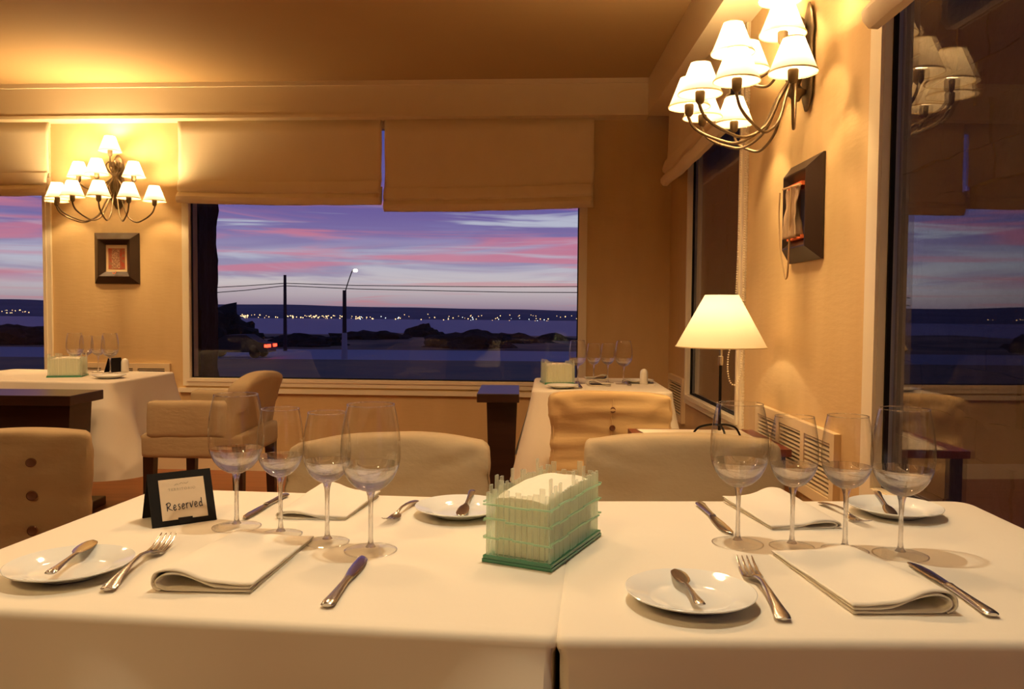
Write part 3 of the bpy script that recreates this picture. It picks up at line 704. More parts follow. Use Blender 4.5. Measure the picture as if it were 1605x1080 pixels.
# ------------------------------------------------------------------ wine glasses
def make_glass(name, h, rb, rr, rf, hb, seg=56):
    root = bpy.data.objects.new(name, None); COL.objects.link(root); root.empty_display_size = .05
    hm = hb+(h-hb)*.44
    prof = []
    nseg = 26
    for k in range(nseg+1):
        t = k/nseg
        if t < .44:
            u = t/.44; r = .006+(rb-.006)*math.sin(u*PI/2)**.82
        else:
            u = (t-.44)/.56; r = rb+(rr-rb)*(u**2.0)
        prof.append((r, hb+.004+(h-hb-.004)*(t**1.0 if t > .44 else .44*(1-math.cos(min(1, t/.44)*PI/2))*.62+.38*t)))
    kq = 9
    bowl = mesh_obj('bowl', lathe(prof[kq:], seg), m_bowl, root)
    low = prof[:kq+1]; inner = []
    for i, (r, z) in enumerate(low):
        q = i/kq; inner.append((max(0, r-.0004-.0012*(1-q)), z+.0004+.0095*(1-q)**1.6))
    inner[0] = (0, inner[0][1])
    mesh_obj('bowl_base', lathe([(0, low[0][1])]+low+inner[::-1], seg), m_wallglass, root)
    mesh_obj('rim', lathe([(rr-.0006, h-.0006), (rr+.0006, h-.0006), (rr+.0006, h+.0008), (rr-.0006, h+.0008)], seg, close=True), m_stem, bowl)
    # solid heel of the bowl, stem, foot
    heel = [(0, hb+.0075), (.006, hb+.008), (.0085, hb+.0065), (.0065, hb+.002), (.0048, hb-.004), (.0038, hb-.012), (.0034, hb-.03), (.0033, hb*.55), (.0036, .02), (.0046, .0115), (.008, .0065), (0, .0065)]
    mesh_obj('stem', lathe(heel, 24), m_stem, root)
    foot = [(0, .006), (.008, .006), (.016, .0042), (rf*.7, .0025), (rf-.001, .0018), (rf, .0012), (rf-.0006, .0004), (rf*.5, .0006), (0, .0008)]
    fo = mesh_obj('foot', lathe(foot, seg), m_foot, root)
    mesh_obj('foot_rim', lathe([(rf-.0012, .0004), (rf+.0004, .0006), (rf+.0004, .0016), (rf-.0012, .0021)], seg, close=True), m_bowl, fo)
    return root
big = make_glass('wine_glass', .225, .0455, .0355, .040, .088)
small = make_glass('wine_glass', .207, .0372, .0295, .0345, .092)
usedg = set()
def put_glass(proto, px, py, label, group, sc=1.0, z=TZ):
    o = proto if proto.name not in usedg else copy_tree(proto); usedg.add(proto.name)
    p = onz(px, py, z+.001); o.location = (p.x, p.y, z+.0006); o.scale = (sc,)*3; o.rotation_euler = (0, 0, random.random()*6)
    tag(o, label, 'wine glass', group)
GL = 'wine glasses on the left half of the laid table'; GR = 'wine glasses on the right half of the laid table'
put_glass(big, 371, 826, 'large wine glass just right of the reserved sign', GL)
put_glass(small, 440, 838, 'small wine glass, second from left in the row beside the reserved sign', GL)
put_glass(small, 513, 850, 'small wine glass, third from left in the row beside the reserved sign', GL)
put_glass(big, 581, 863, 'large wine glass at the tip of the left dinner knife', GL)
put_glass(big, 1156, 852, 'large wine glass nearest the glass box, leftmost of the right row', GR)
put_glass(small, 1241, 857, 'small wine glass, second from left in the right row', GR)
put_glass(small, 1324, 863, 'small wine glass, third from left in the right row', GR, 1.02)
put_glass(big, 1411, 870, 'large wine glass in front of the dark right pane, rightmost of its row', GR)
GF = 'wine glasses on the small far table'; GE = 'wine glasses on the far left table'
for px, py, pr, lb in ((905, 601, big, 'far wine glass beside the small glass box by the corner'), (930, 600, small, 'far small wine glass, second from left on the corner table'), (952, 600, small, 'far small wine glass, third from left on the corner table'), (977, 602, big, 'far wine glass nearest the white shaker on the corner table')):
    put_glass(pr, px, py, lb, GF, .98)
for px, py, pr, lb in ((118, 585, big, 'far left wine glass standing just behind the glass box'), (136, 583, small, 'far left small wine glass, second in the row from the left'), (154, 584, small, 'far left small wine glass, third in the row from the left'), (173, 586, big, 'far left wine glass beside the small dark tent card')):
    put_glass(pr, px, py, lb, GE, 1.0)
# ------------------------------------------------------------------ plates
def make_plate():
    prof = [(0, .0045), (.03, .0045), (.048, .005), (.053, .0075), (.058, .0105), (.078, .0165), (.0815, .0178), (.0825, .0172), (.0815, .0155), (.062, .008), (.05, .0025), (.045, .0), (.042, .0), (.04, .0015), (0, .0015)]
    return mesh_obj('side_plate', lathe(prof, 72), m_porc)
plate = make_plate(); first = True
def put_plate(x, y, label, group, sc=1.0):
    global first
    o = plate if first else plate.copy()
    if not first: COL.objects.link(o)
    first = False
    o.location = (x, y, TZ+.0006); o.scale = (sc,)*3; tag(o, label, 'plate', group); return o
GP = 'white side plates on the laid table'
def pc(px, py, sc=1): p = onz(px, py, TZ+.017*sc); return p.x, p.y
pL1 = pc(110, 881); pL2 = pc(722, 792); pR1 = pc(1082, 924); pR2 = pc(1402, 792)
put_plate(*pL1, 'white side plate at the front left corner holding a butter knife', GP)
put_plate(*pL2, 'white side plate behind the glass box, left of it', GP)
put_plate(*pR1, 'white side plate right of the glass box at the front', GP)
put_plate(*pR2, 'white side plate at the rear right corner of the table', GP)
put_plate(*pc(881, 603), 'white side plate before the glass box on the corner table', 'white side plates on the far tables', .95)
put_plate(*pc(1001, 595), 'white side plate beside the white shaker on the corner table', 'white side plates on the far tables', .95)
put_plate(*pc(171, 588), 'white side plate on the far left table', 'white side plates on the far tables', 1.0)
# ------------------------------------------------------------------ cutlery (local +x from handle end to tip, origin mid)
def make_knife():
    r = bpy.data.objects.new('table_knife', None); COL.objects.link(r)
    h = [(-.108, .006, .0022, .0042), (-.106, .0088, .0036, .0042), (-.095, .0096, .0042, .0044), (-.08, .0082, .0042, .0046), (-.05, .0066, .0042, .0048), (-.02, .0056, .0042, .005), (-.006, .0058, .0044, .0052), (-.002, .0066, .0046, .0052), (.001, .0066, .004, .0052)]
    mesh_obj('handle', sweep(h), m_steel_b, r)
    b = [(.001, .0058, .0016, .0052), (.012, .0078, .0012, .005), (.04, .0096, .0011, .0046, .0008), (.07, .0102, .0011, .0042, .001), (.092, .0088, .001, .004, .0022), (.103, .0058, .0009, .0038, .0045), (.1085, .002, .0006, .0038, .0065)]
    mesh_obj('blade', sweep(b), m_steel, r); return r
def make_fork():
    r = bpy.data.objects.new('dinner_fork', None); COL.objects.link(r)
    h = [(-.1, .004, .0016, .004), (-.098, .0085, .002, .004), (-.088, .0095, .0024, .005), (-.07, .0068, .0028, .008), (-.03, .0036, .0026, .0125), (.0, .0028, .0026, .0135), (.022, .0032, .0024, .0105), (.03, .0045, .002, .0085)]
    mesh_obj('handle', sweep(h), m_steel_b, r)
    bm = bmesh.new()
    hd = [(.029, .0045, .0018, .0087), (.036, .0105, .0015, .006), (.044, .0128, .0013, .0042), (.053, .0128, .0012, .0036)]
    sweep(hd, bm)
    for k in range(4):
        y_ = -.0102+.0068*k
        sweep([(.05, .0024, .0012, .0036, y_), (.065, .002, .0011, .0046, y_), (.085, .0017, .001, .009, y_), (.097, .0011, .0008, .0135, y_*.97), (.1, .0004, .0004, .015, y_*.96)], bm, 8)
    mesh_obj('tines', bm, m_steel, r); return r
def make_spreader():
    r = bpy.data.objects.new('butter_knife', None); COL.objects.link(r)
    h = [(-.078, .0035, .0015, .003), (-.076, .0075, .0022, .003), (-.066, .0078, .0026, .003), (-.045, .0052, .0028, .003), (-.015, .0036, .0026, .0032), (.006, .0034, .0022, .0034), (.012, .0048, .0018, .0034)]
    mesh_obj('handle', sweep(h), m_steel_b, r)
    b = [(.012, .0045, .0012, .0034), (.022, .0095, .001, .0032), (.036, .0122, .001, .003), (.052, .0128, .001, .003), (.064, .0118, .0009, .003), (.074, .0085, .0009, .003, .0005), (.079, .004, .0008, .003, .001), (.0805, .001, .0006, .003, .001)]
    mesh_obj('blade', sweep(b), m_steel, r); return r
PROTO = {'knife': (make_knife(), .2165), 'fork': (make_fork(), .2), 'spreader': (make_spreader(), .157)}
usedc = set()
def put_cut(kind, p_handle, p_tip, label, group, z=TZ+.001, pitch_=0.0, fix=True, roll_=0.0):
    proto, ln = PROTO[kind]
    o = proto if kind not in usedc else copy_tree(proto); usedc.add(kind)
    a = onz(*p_handle, z+.003); b = onz(*p_tip, z+.003); d = b-a
    o.location = ((a.x+b.x)/2, (a.y+b.y)/2, z); s = d.length/ln
    print(kind, label[:30], round(d.length, 3), round(s, 2))
    s = max(.85, min(1.12, s)); o.scale = (s, s, s)
    o.rotation_euler = (roll_, pitch_, math.atan2(d.y, d.x))
    tag(o, label, {'knife': 'knife', 'fork': 'fork', 'spreader': 'butter knife'}[kind], group)
    return o
put_cut('fork', (163, 929), (268, 846), 'steel fork between the front left plate and the napkin', 'forks on the laid table')
put_cut('fork', (1229, 972), (1166, 884), 'steel fork right of the front right plate', 'forks on the laid table')
put_cut('fork', (648, 788), (610, 817), 'steel fork left of the rear plate by the glass box', 'forks on the laid table')
put_cut('fork', (1293, 791), (1352, 820), 'steel fork left of the rear right plate', 'forks on the laid table')
put_cut('knife', (512, 950), (574, 872), 'steel knife left of centre at the front, pointing at the glasses', 'knives on the laid table')
put_cut('knife', (1557, 965), (1430, 882), 'steel knife at the front right edge of the table', 'knives on the laid table')
put_cut('knife', (449, 775), (380, 812), 'steel knife with blue reflection behind the left glasses', 'knives on the laid table')
put_cut('knife', (1096, 789), (1142, 836), 'steel knife behind the leftmost right-hand glass', 'knives on the laid table')
zp_ = TZ+.0055
put_cut('spreader', (77, 899), (146, 847), 'small butter knife lying on the front left plate', 'butter knives on the plates', z=TZ+.0185, pitch_=.0)
put_cut('spreader', (1098, 946), (1060, 893), 'small butter knife with rounded blade on the front right plate', 'butter knives on the plates', z=TZ+.0155)
put_cut('spreader', (740, 775), (722, 800), 'small butter knife on the rear plate beside the glass box', 'butter knives on the plates', z=zp_+.008, pitch_=.12)
put_cut('spreader', (1374, 776), (1400, 801), 'small butter knife on the rear right plate', 'butter knives on the plates', z=zp_+.008, pitch_=.12)
put_cut('knife', (990, 606), (975, 595), 'far knife lying beside the white shaker table setting', 'cutlery on the small far table')
put_cut('fork', (912, 610), (902, 600), 'far fork in front of the glasses on the corner table', 'cutlery on the small far table')
# ------------------------------------------------------------------ napkins
def make_napkin(label, x0, x1, y0, y1, loop, group, rz=0, skew=0.0, hmul=1.0, far_loop=False):
    """folded cloth, cross-section (x,z) swept along y; loop='L' or 'R' is the side with the round fold"""
    W = x1-x0; Ld = y1-y0
    prof = [(W-.002, .0022), (W*.6, .0022), (W*.2, .0022), (.012, .0026), (.0025, .008), (.001, .0135), (.006, .0195), (.018, .0235), (.035, .0225), (.055, .0165), (W*.62, .0085), (W*.85, .0068), (W-.003, .0072)]
    inner = [(W-.004, .0125), (W*.8, .0115), (W*.6, .0128), (.06, .0195), (.04, .0262), (.018, .0278), (.002, .0245), (-.0045, .0155), (-.003, .006), (.004, -.0)]
    path = smoothpts([(a, 0, b) for a, b in prof], 5)
    outer = smoothpts([(a, 0, b) for a, b in [(W, .0122), (W*.78, .0118), (W*.58, .0142), (W*.45, .0185), (.035, .0262), (.018, .0282), (.001, .0252), (-.0048, .016), (-.0035, .0062), (.006, .0008)]], 5)
    root = bpy.data.objects.new('napkin', None); COL.objects.link(root)
    root.location = ((x0+x1)/2, (y0+y1)/2, TZ+.0008); root.rotation_euler = (0, 0, rz); tag(root, label, 'napkin', group)
    def ribbon(P, th, seed):
        bm = bmesh.new(); rows = []
        for k in range(25):
            t = k/24; y = -Ld/2+Ld*t; row = []
            flat = 1-.55*t
            if far_loop: flat = .45+.5*t
            for p in P:
                xx = p.x-W/2; z = max(.0008, p.z*hmul*flat+.0008*noise.noise(Vector((p.x*40+seed, y*25, p.z*60))))
                if loop == 'R': xx = -xx
                row.append(bm.verts.new((xx+skew*(t-.5)+.0012*noise.noise(Vector((y*18, seed, p.z*50))), y+.0015*noise.noise(Vector((p.x*30, p.z*90, seed))), z)))
            rows.append(row)
        for a, b in zip(rows, rows[1:]):
            for j in range(len(a)-1): bm.faces.new((a[j], a[j+1], b[j+1], b[j]))
        o = mesh_obj('fold', bm, m_napkin, root); md = o.modifiers.new('t', 'SOLIDIFY'); md.thickness = th; md.offset = 0; return o
    ribbon(path, .0022, 1.0); ribbon(outer, .0022, 5.0)
    return root
GN = 'folded cream napkins on the laid table'
def mk(p4, **k): pass
a_ = onz(266, 932, TZ); b_ = onz(400, 944, TZ); c_ = onz(476, 848, TZ)
print('nap', a_, b_, c_)
make_napkin('folded cream napkin at the front left with a round loop on its left', -.462, -.334, 1.035, 1.283, 'L', GN, rz=-.03, skew=.01)
make_napkin('folded cream napkin at the front right with a round loop on its right', .40, .527, .985, 1.232, 'R', GN, rz=.05, skew=-.01)
make_napkin('folded cream napkin lying behind the small left wine glasses', -.405, -.285, 1.405, 1.585, 'L', GN, rz=-.05, far_loop=True, hmul=1.0, skew=.02)
make_napkin('folded cream napkin lying behind the small right wine glasses', .415, .535, 1.375, 1.575, 'R', GN, rz=.12, far_loop=True, hmul=1.0, skew=-.01)
n5 = onz(938, 604, TZ)
make_napkin('small folded napkin at the front of the corner table', n5.x-.05, n5.x+.06, n5.y-.05, n5.y+.08, 'L', 'napkins on the small far table', hmul=1.0)
n6 = onz(933, 594, TZ)
make_napkin('small folded napkin at the back of the corner table', n6.x-.06, n6.x+.06, n6.y-.05, n6.y+.06, 'R', 'napkins on the small far table', hmul=1.0)
# ------------------------------------------------------------------ glass boxes
def glass_box(label, corner, e1, e2, scale=1.0, full=True, group=None):
    """corner: front corner (x,y); e1, e2: the two base edges as vectors"""
    L1, L2 = e1.length, e2.length; u1, u2 = e1.normalized(), e2.normalized()
    root = thing('glass_box', label, 'glass box', (corner[0], corner[1], TZ+.0006), 0, group)
    def Mloc(o, ux): return Matrix(((ux.x, -ux.y, 0, o.x), (ux.y, ux.x, 0, o.y), (0, 0, 1, 0), (0, 0, 0, 1)))
    bm = bmesh.new()
    def slab(bm, z0, z1, g):
        c = [u1*(-g)+u2*(-g), u1*(L1+g)+u2*(-g), u1*(L1+g)+u2*(L2+g), u1*(-g)+u2*(L2+g)]
        lo = [bm.verts.new((p.x, p.y, z0)) for p in c]; hi = [bm.verts.new((p.x, p.y, z1)) for p in c]
        bm.faces.new(lo); bm.faces.new(hi)
        for k in range(4): bm.faces.new((lo[k], lo[(k+1) % 4], hi[(k+1) % 4], hi[k]))
    slab(bm, 0, .0045, .004); slab(bm, .005, .0095, .003); mesh_obj('base', bm, m_base_green, root, smooth=False)
    rnd = random.Random(5)
    # filling: soft block with a ridged top
    bm = bmesh.new(); g = []; nn = 14; ins = .0105
    for i in range(nn+1):
        row = []
        for j in range(nn+1):
            a, b = i/nn, j/nn; p = u1*(ins+(L1-2*ins)*a)+u2*(ins+(L2-2*ins)*b)
            z = .096+.007*math.sin(b*PI)**.5-.005*(abs(a-.5)*2)**3+.003*b+.0015*noise.noise(Vector((a*6, b*6, 1)))
            row.append(bm.verts.new((p.x, p.y, z*scale)))
        g.append(row)
    for i in range(nn):
        for j in range(nn): bm.faces.new((g[i][j], g[i+1][j], g[i+1][j+1], g[i][j+1]))
    edge = [g[i][0] for i in range(nn+1)]+[g[nn][j] for j in range(1, nn+1)]+[g[i][nn] for i in range(nn-1, -1, -1)]+[g[0][j] for j in range(nn-1, 0, -1)]
    low = [bm.verts.new((v.co.x, v.co.y, .010)) for v in edge]
    for k in range(len(edge)): bm.faces.new((edge[k], edge[(k+1) % len(edge)], low[(k+1) % len(edge)], low[k]))
    bm.faces.new(low)
    mesh_obj('filling', bm, m_wax, root)
    # upright strips
    walls = [(Vector((0, 0)), u1, L1, u2), (Vector((0, 0)), u2, L2, u1), (u1*L1, u2, L2, -u1), (u2*L2, u1, L1, -u2)]
    for wi, (o, ux, Lw, nin) in enumerate(walls):
        nst = int(Lw/(.0088 if full else .016)); wst = Lw/nst
        for k in range(nst):
            long_ = rnd.random()
            h = (.100+rnd.random()*.008)*scale
            if long_ > .72: h += (.008+rnd.random()*.014)*scale
            if wi == 1: h += .002
            x0 = wst*k+.0006; wd = wst-.0012
            dep = .0022+rnd.random()*.0012; of = rnd.random()*.0018
            M = Matrix(((ux.x, nin.x, 0, o.x), (ux.y, nin.y, 0, o.y), (0, 0, 1, 0), (0, 0, 0, 1)))
            bm = bmesh.new(); box(bm, x0, x0+wd, of, of+dep, .0097, h, M)
            mesh_obj('glass_strip', bm, m_strip, root, smooth=False)
        if full:
            for z in (.034, .06, .085):
                M = Matrix(((ux.x, nin.x, 0, o.x), (ux.y, nin.y, 0, o.y), (0, 0, 1, 0), (0, 0, 0, 1)))
                bm = bmesh.new()
                zz = z+rnd.random()*.004
                xa = -.004; 
                while xa < Lw:
                    xb = min(Lw+.004, xa+.012+rnd.random()*.03); dz_ = (rnd.random()-.5)*.004
                    box(bm, xa, xb, -.0026, -.0003, zz+dz_, zz+dz_+.0024, M); xa = xb
                mesh_obj('glass_rail', bm, m_rail, root, smooth=False)
    return root
f0_ = xy(862, 896); l0_ = xy(761, 880); r0_ = xy(987, 847)
e1 = Vector(l0_)-Vector(f0_); e2 = Vector(r0_)-Vector(f0_)
e2 = e2-e1.normalized()*e2.dot(e1.normalized())
print('box', e1.length, e2.length)
glass_box('pale green glass strip box standing on the seam at the table centre', f0_, e1, e2)
def small_box(label, px, py, ang, a=.17, b=.1):
    p = xy(px, py); v1 = Vector((math.cos(ang), math.sin(ang)))
    glass_box(label, p, Vector((-v1.y, v1.x))*b, v1*a, 1.0, False, None)
small_box('small green glass box on the corner table', 855, 603, .15, .15, .14)
small_box('small green glass box on the far left table', 74, 592, .25, .16, .14)
# ------------------------------------------------------------------ shakers
def shaker(label, px, py, sc=1.0):
    p = onz(px, py, TZ); bm = lathe([(0, 0), (.019, 0), (.021, .003), (.0205, .03), (.02, .055), (.018, .066), (.012, .074), (.005, .0775), (0, .078)], 28)
    for v in bm.verts: v.co *= sc
    o = mesh_obj('salt_shaker', bm, m_white); o.location = (p.x, p.y, TZ+.0006); tag(o, label, 'shaker'); return o
shaker('white rounded salt shaker on the corner table', 1009, 602, 1.0)
shaker('pale shaker beside the small tent card on the far left table', 196, 583, 1.0)
# ------------------------------------------------------------------ reserved sign
def tent(label, bl, br, apex_z, depth, writing=True):
    BL = Vector((*bl, 0)); BR = Vector((*br, 0)); ux = (BR-BL).normalized(); W = (BR-BL).length
    n = Vector((-ux.y, ux.x, 0)); root = thing('reserved_sign', label, 'table sign', (BL.x, BL.y, TZ+.0006))
    H = math.hypot(apex_z, depth/2); uz = (Vector((0, 0, apex_z))+n*(depth/2)).normalized(); nf = ux.cross(uz)   # towards the viewer
    Mf = Matrix(((ux.x, nf.x, uz.x, 0), (ux.y, nf.y, uz.y, 0), (ux.z, nf.z, uz.z, 0), (0, 0, 0, 1)))
    uzb = (Vector((0, 0, apex_z))-n*(depth/2)).normalized(); nbk = uzb.cross(ux)
    off = n*depth
    Mb = Matrix(((ux.x, nbk.x, uzb.x, off.x), (ux.y, nbk.y, uzb.y, off.y), (ux.z, nbk.z, uzb.z, 0), (0, 0, 0, 1)))
    mesh_obj('front_panel', BX(0, W, -.003, 0, .0005, H, Mf), m_black, root, smooth=False)
    mesh_obj('back_panel', BX(0, W, -.003, 0, .0005, H-.003, Mb), m_black, root, smooth=False)
    if not writing: return root
    card = mesh_obj('card', BX(W*.16, W*.87, 0, .0008, H*.1, H*.86, Mf), m_paper, root, smooth=False)
    mesh_obj('card_lip', BX(W*.4, W*.62, .0, .0028, .001, H*.125, Mf), m_black, root, smooth=False)
    # handwriting, strokes in a unit box per letter
    letters = {
     'R': ([[(0.02, .62), (.2, .72), (.15, .0)], [(.05, .68), (.5, .8), (.75, .62), (.5, .42), (.2, .38)], [(.2, .38), (.55, .18), (1.0, .02)]], .085),
     'e': ([[(.1, .28), (.6, .34), (.75, .5), (.45, .62), (.15, .4), (.12, .12), (.45, 0), (.9, .14)]], .05),
     's': ([[(.8, .6), (.4, .62), (.25, .48), (.6, .32), (.75, .16), (.45, 0), (.08, .06)]], .045),
     'r': ([[(.15, .6), (.2, .0)], [(.2, .35), (.45, .6), (.85, .58)]], .045),
     'v': ([[(.05, .6), (.35, .02), (.9, .75)]], .05),
     'd': ([[(.75, .32), (.45, .55), (.12, .3), (.3, .02), (.7, .12)], [(.75, 1.0), (.74, .4), (.85, .0)]], .06)}
    x = W*.235; sc_ = .018; zb0 = H*.27; bm = bmesh.new()
    for i, ch in enumerate('Reserved'):
        st_, adv = letters[ch]; wd = adv*.118
        for pl in st_:
            P = smoothpts([(x+a*wd, .0012, zb0+b*sc_*(.85 if ch != 'R' else 1)+i*.0003) for a, b in pl], 4)
            tube([Mf @ p for p in P], .00066, 5, bm)
        x += wd+.0013
    mesh_obj('handwriting', bm, m_ink, card)
    fc = bpy.data.curves.new('t', 'FONT'); fc.body = 'TERRITORIO'; fc.size = .0062; fc.align_x = 'CENTER'; fc.space_character = 1.35; fc.extrude = .0001
    to = bpy.data.objects.new('t', fc); COL.objects.link(to); dg = bpy.context.evaluated_depsgraph_get(); me = bpy.data.meshes.new_from_object(to.evaluated_get(dg)); bpy.data.objects.remove(to)
    me.name = 'printed_name'; me.materials.clear(); me.materials.append(m_faint)
    Mt = Mf @ Matrix.Translation((W*.51, .0010, H*.66)) @ Matrix.Rotation(PI/2, 4, 'X')
    # text faces +Z; rotate so it faces the local +y side
    Mt = Mf @ Matrix(((1, 0, 0, W*.51), (0, 0, 1, .0010), (0, 1, 0, H*.64), (0, 0, 0, 1)))
    me.transform(Mt)
    po = bpy.data.objects.new('printed_name', me); COL.objects.link(po); po.parent = card
    bm = bmesh.new()
    for pl in ([(-.011, 0), (-.008, .002), (-.005, .0)], [(-.003, .001), (.0, .0035), (.003, .001)], [(.004, .003), (.008, .001), (.012, .004)]):
        tube([Mf @ p for p in smoothpts([(W*.51+a, .0011, H*.74+b) for a, b in pl], 4)], .0003, 5, bm)
    mesh_obj('printed_emblem', bm, m_faint, card)
    return root
tent('black tent sign with a cream card handwritten Reserved', xy(239, 829), xy(340, 815), .084, .085)
t0 = Vector(xy(176, 584)); tent('tiny dark tent card among the far left glasses', (t0.x, t0.y), (t0.x+.03, t0.y+.09), .08, .06, False)
# ------------------------------------------------------------------ outside
GZ = -1.9
def rough_blocks(name, x0, x1, y0, y1, z0, z1, bh, bw, seed, axis='x'):
    rnd = random.Random(seed); bm = bmesh.new(); z = z0
    while z < z1:
        h = bh*(.75+.5*rnd.random()); a0, a1 = (x0, x1) if axis == 'x' else (y0, y1); a = a0
        while a < a1-.02:
            wd = min(a1-a, bw*(.6+.8*rnd.random())); j = rnd.random()*.035
            if axis == 'x': box(bm, a, a+wd-.004, y0-j, y1, z, min(z1, z+h)-.001)
            else: box(bm, x0-j, x1, a, a+wd-.006, z, min(z1, z+h)-.005)
            a += wd
        z += h
    if axis == 'x': box(bm, x0, x1-.025, y0+.04, y1, z0, z1)
    else: box(bm, x0+.06, x1, y0, y1, z0, z1)
    bmesh.ops.subdivide_edges(bm, edges=bm.edges[:], cuts=3, use_grid_fill=True)
    for v in bm.verts: v.co += Vector([noise.noise(v.co*7+Vector((k*9, 0, seed)))*.022 for k in range(3)])
    o = mesh_obj(name, bm, m_stone, smooth=False); return o
pr = ony(315, 450, 5.95)
tag(rough_blocks('stone_pillar', pr.x-.55, pr.x, 5.95, 6.3, GZ, 3.0, .26, .6, 3), 'dark rough stone pillar outside at the left edge of the wide window', 'pillar')
tag(rough_blocks('wall_outside', 2.7, 3.1, -.8, 13.5, GZ, 4.6, .27, .5, 8, 'y'), kind='structure')  # stone wall, extended upward and lengthwise to block the sky
struct('terrain', BX(-200, 120, 6.2, 48.5, GZ-.3, GZ), m_ground)
struct('terrain_side', BX(1.5, 60, -20, 6.2, GZ-.3, GZ), m_ground)
struct('road', BX(-220, 160, 48.5, 60.5, GZ-.3, GZ+.01), m_road)
bm = bmesh.new(); g = []
for i in range(90):
    row = []
    for j in range(12):
        x = -230+i*4.6; y = 60.5+j*7.5
        z = GZ+.9*max(0, noise.noise(Vector((x*.05, y*.05, 2))))*min(1, j/2)-max(0, j-5)*.65
        row.append(bm.verts.new((x, y, z)))
    g.append(row)
for a, b in zip(g, g[1:]):
    for j in range(11): bm.faces.new((a[j], b[j], b[j+1], a[j+1]))
tag(mesh_obj('dune_terrain', bm, m_grass), kind='structure')
bm = bmesh.new(); SEA = -6.5
v = [bm.verts.new(p) for p in ((-900, 120, SEA), (700, 120, SEA), (1200, 1800, SEA), (-1600, 1800, SEA))]; bm.faces.new(v)
tag(mesh_obj('sea_water', bm, m_sea, smooth=False), kind='structure')
bm = bmesh.new(); g = []
for i in range(160):
    x = -1100+i*12.0; t = (x+500)/800
    hgt = (1.8 - .0062*(x+300))+1.6*noise.noise(Vector((x*.008, 0, 4)))
    row = [bm.verts.new((x, 640+20*noise.noise(Vector((x*.01, 3, 3))), SEA-.5)), bm.verts.new((x, 700, SEA+3.0)), bm.verts.new((x, 900, hgt-1.0)), bm.verts.new((x, 1100, CAMZ+hgt*1.6+2)), bm.verts.new((x, 1500, SEA-2))]
    g.append(row)
for a, b in zip(g, g[1:]):
    for j in range(4): bm.faces.new((a[j], b[j], b[j+1], a[j+1]))
tag(mesh_obj('far_hills', bm, m_hill), kind='structure')
# town lights over the bay
rnd = random.Random(11)
m_city = mat('town_light', (0, 0, 0), 1, emit=(1, .62, .28, 2.6)); m_cityw = mat('town_light_white', (0, 0, 0), 1, emit=(.9, 1, 1, 2.2))
def lights(name, n, px0, px1, y0, y1, m, r0, r1):
    bm = bmesh.new()
    for k in range(n):
        px = rnd.uniform(px0, px1); p = ony(px, rnd.uniform(y0, y1)+(px-600)*.011, 628-6*('white' in name)-12*('shore' in name))
        bmesh.ops.create_icosphere(bm, subdivisions=1, radius=rnd.uniform(r0, r1), matrix=Matrix.Translation(p))
    o = mesh_obj(name, bm, m); return tag(o, kind='stuff')
o = lights('town_lights', 95, 335, 585, 495.5, 500, m_city, .25, .62); tag(o, 'string of tiny orange town lights across the bay', 'lights')
o = lights('shore_lights', 45, 540, 915, 491, 501, m_city, .2, .5); tag(o, 'scattered faint orange shore lights on the right of the bay', 'lights')
o = lights('white_town_lights', 26, 560, 912, 496, 502, m_cityw, .2, .5); tag(o, 'scattered tiny white lights across the bay', 'lights')
o = lights('far_left_lights', 30, -60, 90, 492, 497, m_city, .2, .45); tag(o, 'tiny town lights seen through the far left window', 'lights')
# bushes
def bush(label, px, py, Y, r, sq=.6, seed=0):
    p = ony(px, py, Y); bm = bmesh.new(); bmesh.ops.create_icosphere(bm, subdivisions=4, radius=1)
    for v in bm.verts:
        d = 1+.35*noise.noise(v.co*2.2+Vector((seed, 0, 0)))+.18*noise.noise(v.co*6+Vector((seed, 5, 0)))
        v.co = Vector((v.co.x*r*d, v.co.y*r*.7*d, max(-.3, v.co.z)*r*sq*d))
    o = mesh_obj('bush', bm, m_bush); o.location = (p.x, p.y, p.z); tag(o, label, 'bush', 'dark bushes between road and sea'); return o
bsh = [(322, 540, 62, 3.4, .78, 'tall dark bush against the stone pillar'), (362, 545, 62, 2.4, .7, 'dark bush just right of the tallest bush'), (398, 548, 63, 2.2, .45, 'low dark bush left of the wooden pole'), (478, 549, 64, 3.2, .3, 'low wide bush right of the wooden pole'), (585, 545, 66, 3.6, .3, 'low wide bush right of the street lamp'), (662, 545, 64, 1.9, .75, 'round dark bush standing out in the middle'), (735, 548, 66, 3.6, .32, 'low wide bush right of the round one'), (800, 550, 66, 3.4, .3, 'low wide bush second from the right'), (868, 552, 66, 3.0, .35, 'low wide bush at the right end of the window'), (20, 548, 64, 3.2, .5, 'dark bush seen in the far left window'), (60, 552, 64, 2.6, .4, 'small dark bush at the right of the far left window')]
for i, (px, py, Y, r, sq, lb) in enumerate(bsh): bush(lb, px, py-3, 65+9*(i % 3), r*(1.0+.12*(i % 3)), sq*1.15, i*3.3)
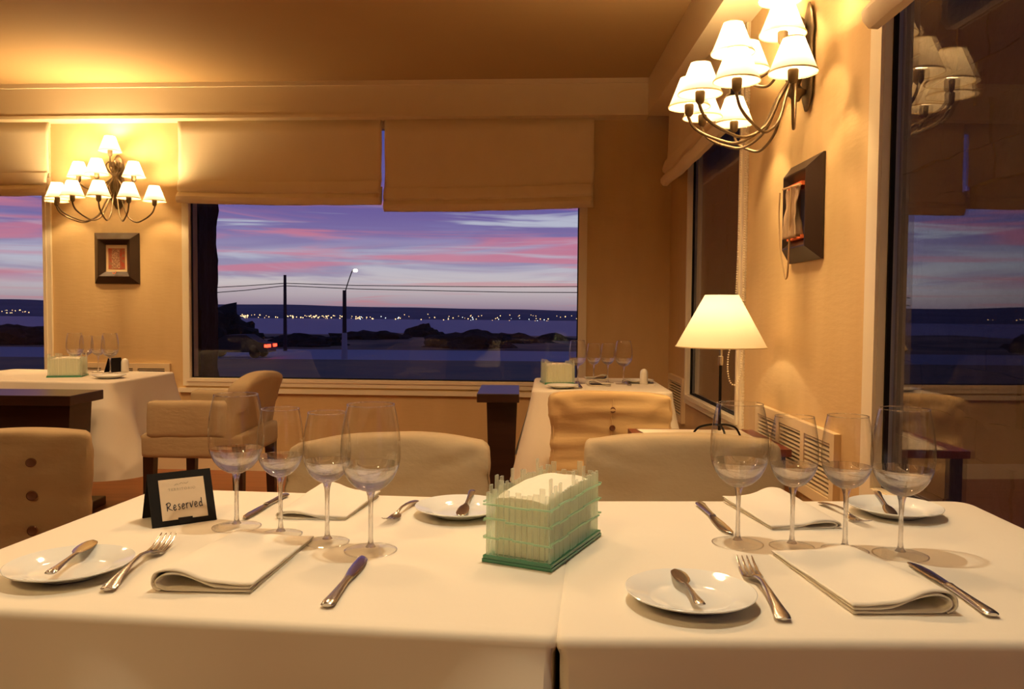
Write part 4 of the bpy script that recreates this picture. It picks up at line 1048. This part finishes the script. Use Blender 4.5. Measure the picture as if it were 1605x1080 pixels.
# poles, wires, street lamp
p = ony(447, 540, 58)
tag(mesh_obj('utility_pole', tube([(p.x, p.y, GZ), (p.x, p.y, ony(447, 431, 58).z)], [.14, .1], 10), m_pole), 'dark wooden utility pole on the roadside', 'pole')
Y = 49.0; p = ony(540, 560, Y); zt = ony(540, 455, Y).z
root = thing('street_lamp', 'street lamp with a curved arm and lit head beyond the window', 'street lamp', (p.x, Y, GZ))
zt -= GZ; tz = ony(557, 422, Y).z-GZ; dx = ony(557, 424, Y).x-p.x
mesh_obj('pole', tube([(0, 0, 1.6), (0, 0, zt)], [.13, .11], 10), m_pole, root)
mesh_obj('pole_base', tube([(0, 0, 0), (0, 0, 1.6)], [.19, .15], 10), m_conc, root)
mesh_obj('arm', tube(smoothpts([(0.05, 0, zt-.3), (.1, 0, zt+.1), (dx*.62, 0, tz-.25), (dx*.85, 0, tz)], 6), .035, 6), m_pole, root)
bm = bmesh.new(); bmesh.ops.create_uvsphere(bm, u_segments=16, v_segments=10, radius=.125)
for v in bm.verts: v.co = Vector((v.co.x*1.2+dx, v.co.y, v.co.z*.8+tz-.08))
mesh_obj('lamp_head', bm, mat('street_light_glow', (1, 1, 1), 1, emit=(1, .82, .6, 6)), root)
Y = 57.88
def wire(label, pix):
    tag(mesh_obj('power_line', tube([ony(a, b, Y) for a, b in pix], .028, 5), m_pole), label, 'wire', 'overhead wires across the window view')
wire('upper overhead wire left of the utility pole', [(250, 458), (320, 451.5), (385, 448), (446, 444)])
wire('lower overhead wire left of the utility pole', [(250, 470), (320, 460), (385, 455), (446, 448)])
wire('upper overhead wire right of the utility pole', [(448, 444), (560, 447.5), (700, 449), (800, 449.5), (930, 449)])
wire('lower overhead wire right of the utility pole', [(448, 448), (560, 453), (700, 456), (800, 458), (930, 458.5)])
# passing car: a dark body with lit tail lights
Yc = 49.8; p = ony(372, 560, Yc)
root = thing('car', 'dark car with red tail lights passing on the road', 'car', (p.x, Yc, GZ+.012))
mcar = mat('car_paint', (.008, .008, .01), .6)
bm = bmesh.new(); prof = [(-2.1, .35), (-2.1, .8), (-1.9, .95), (-1.0, 1.0), (-.5, 1.38), (.8, 1.42), (1.5, 1.0), (2.1, .9), (2.15, .35)]
A = [bm.verts.new((x, -.85, z)) for x, z in prof]; B = [bm.verts.new((x, .85, z)) for x, z in prof]
bm.faces.new(A); bm.faces.new(B[::-1])
for k in range(len(prof)): j = (k+1) % len(prof); bm.faces.new((A[k], A[j], B[j], B[k]))
mesh_obj('body', bm, mcar, root, smooth=False)
for x in (-1.3, 1.35):
    for sy in (-.8, .8):
        bm = bmesh.new(); bmesh.ops.create_cone(bm, cap_ends=True, segments=20, radius1=.32, radius2=.32, depth=.2, matrix=Matrix.Translation((x, sy, .32)) @ Matrix.Rotation(PI/2, 4, 'X'))
        mesh_obj('wheel', bm, m_black, root)
mred = mat('tail_light_glow', (.3, 0, 0), .5, emit=(1, .05, .02, 5))
for sy in (-.62, .62): mesh_obj('tail_light', BX(1.95, 2.2, sy-.28, sy+.24, .66, .84), mred, root, smooth=False)
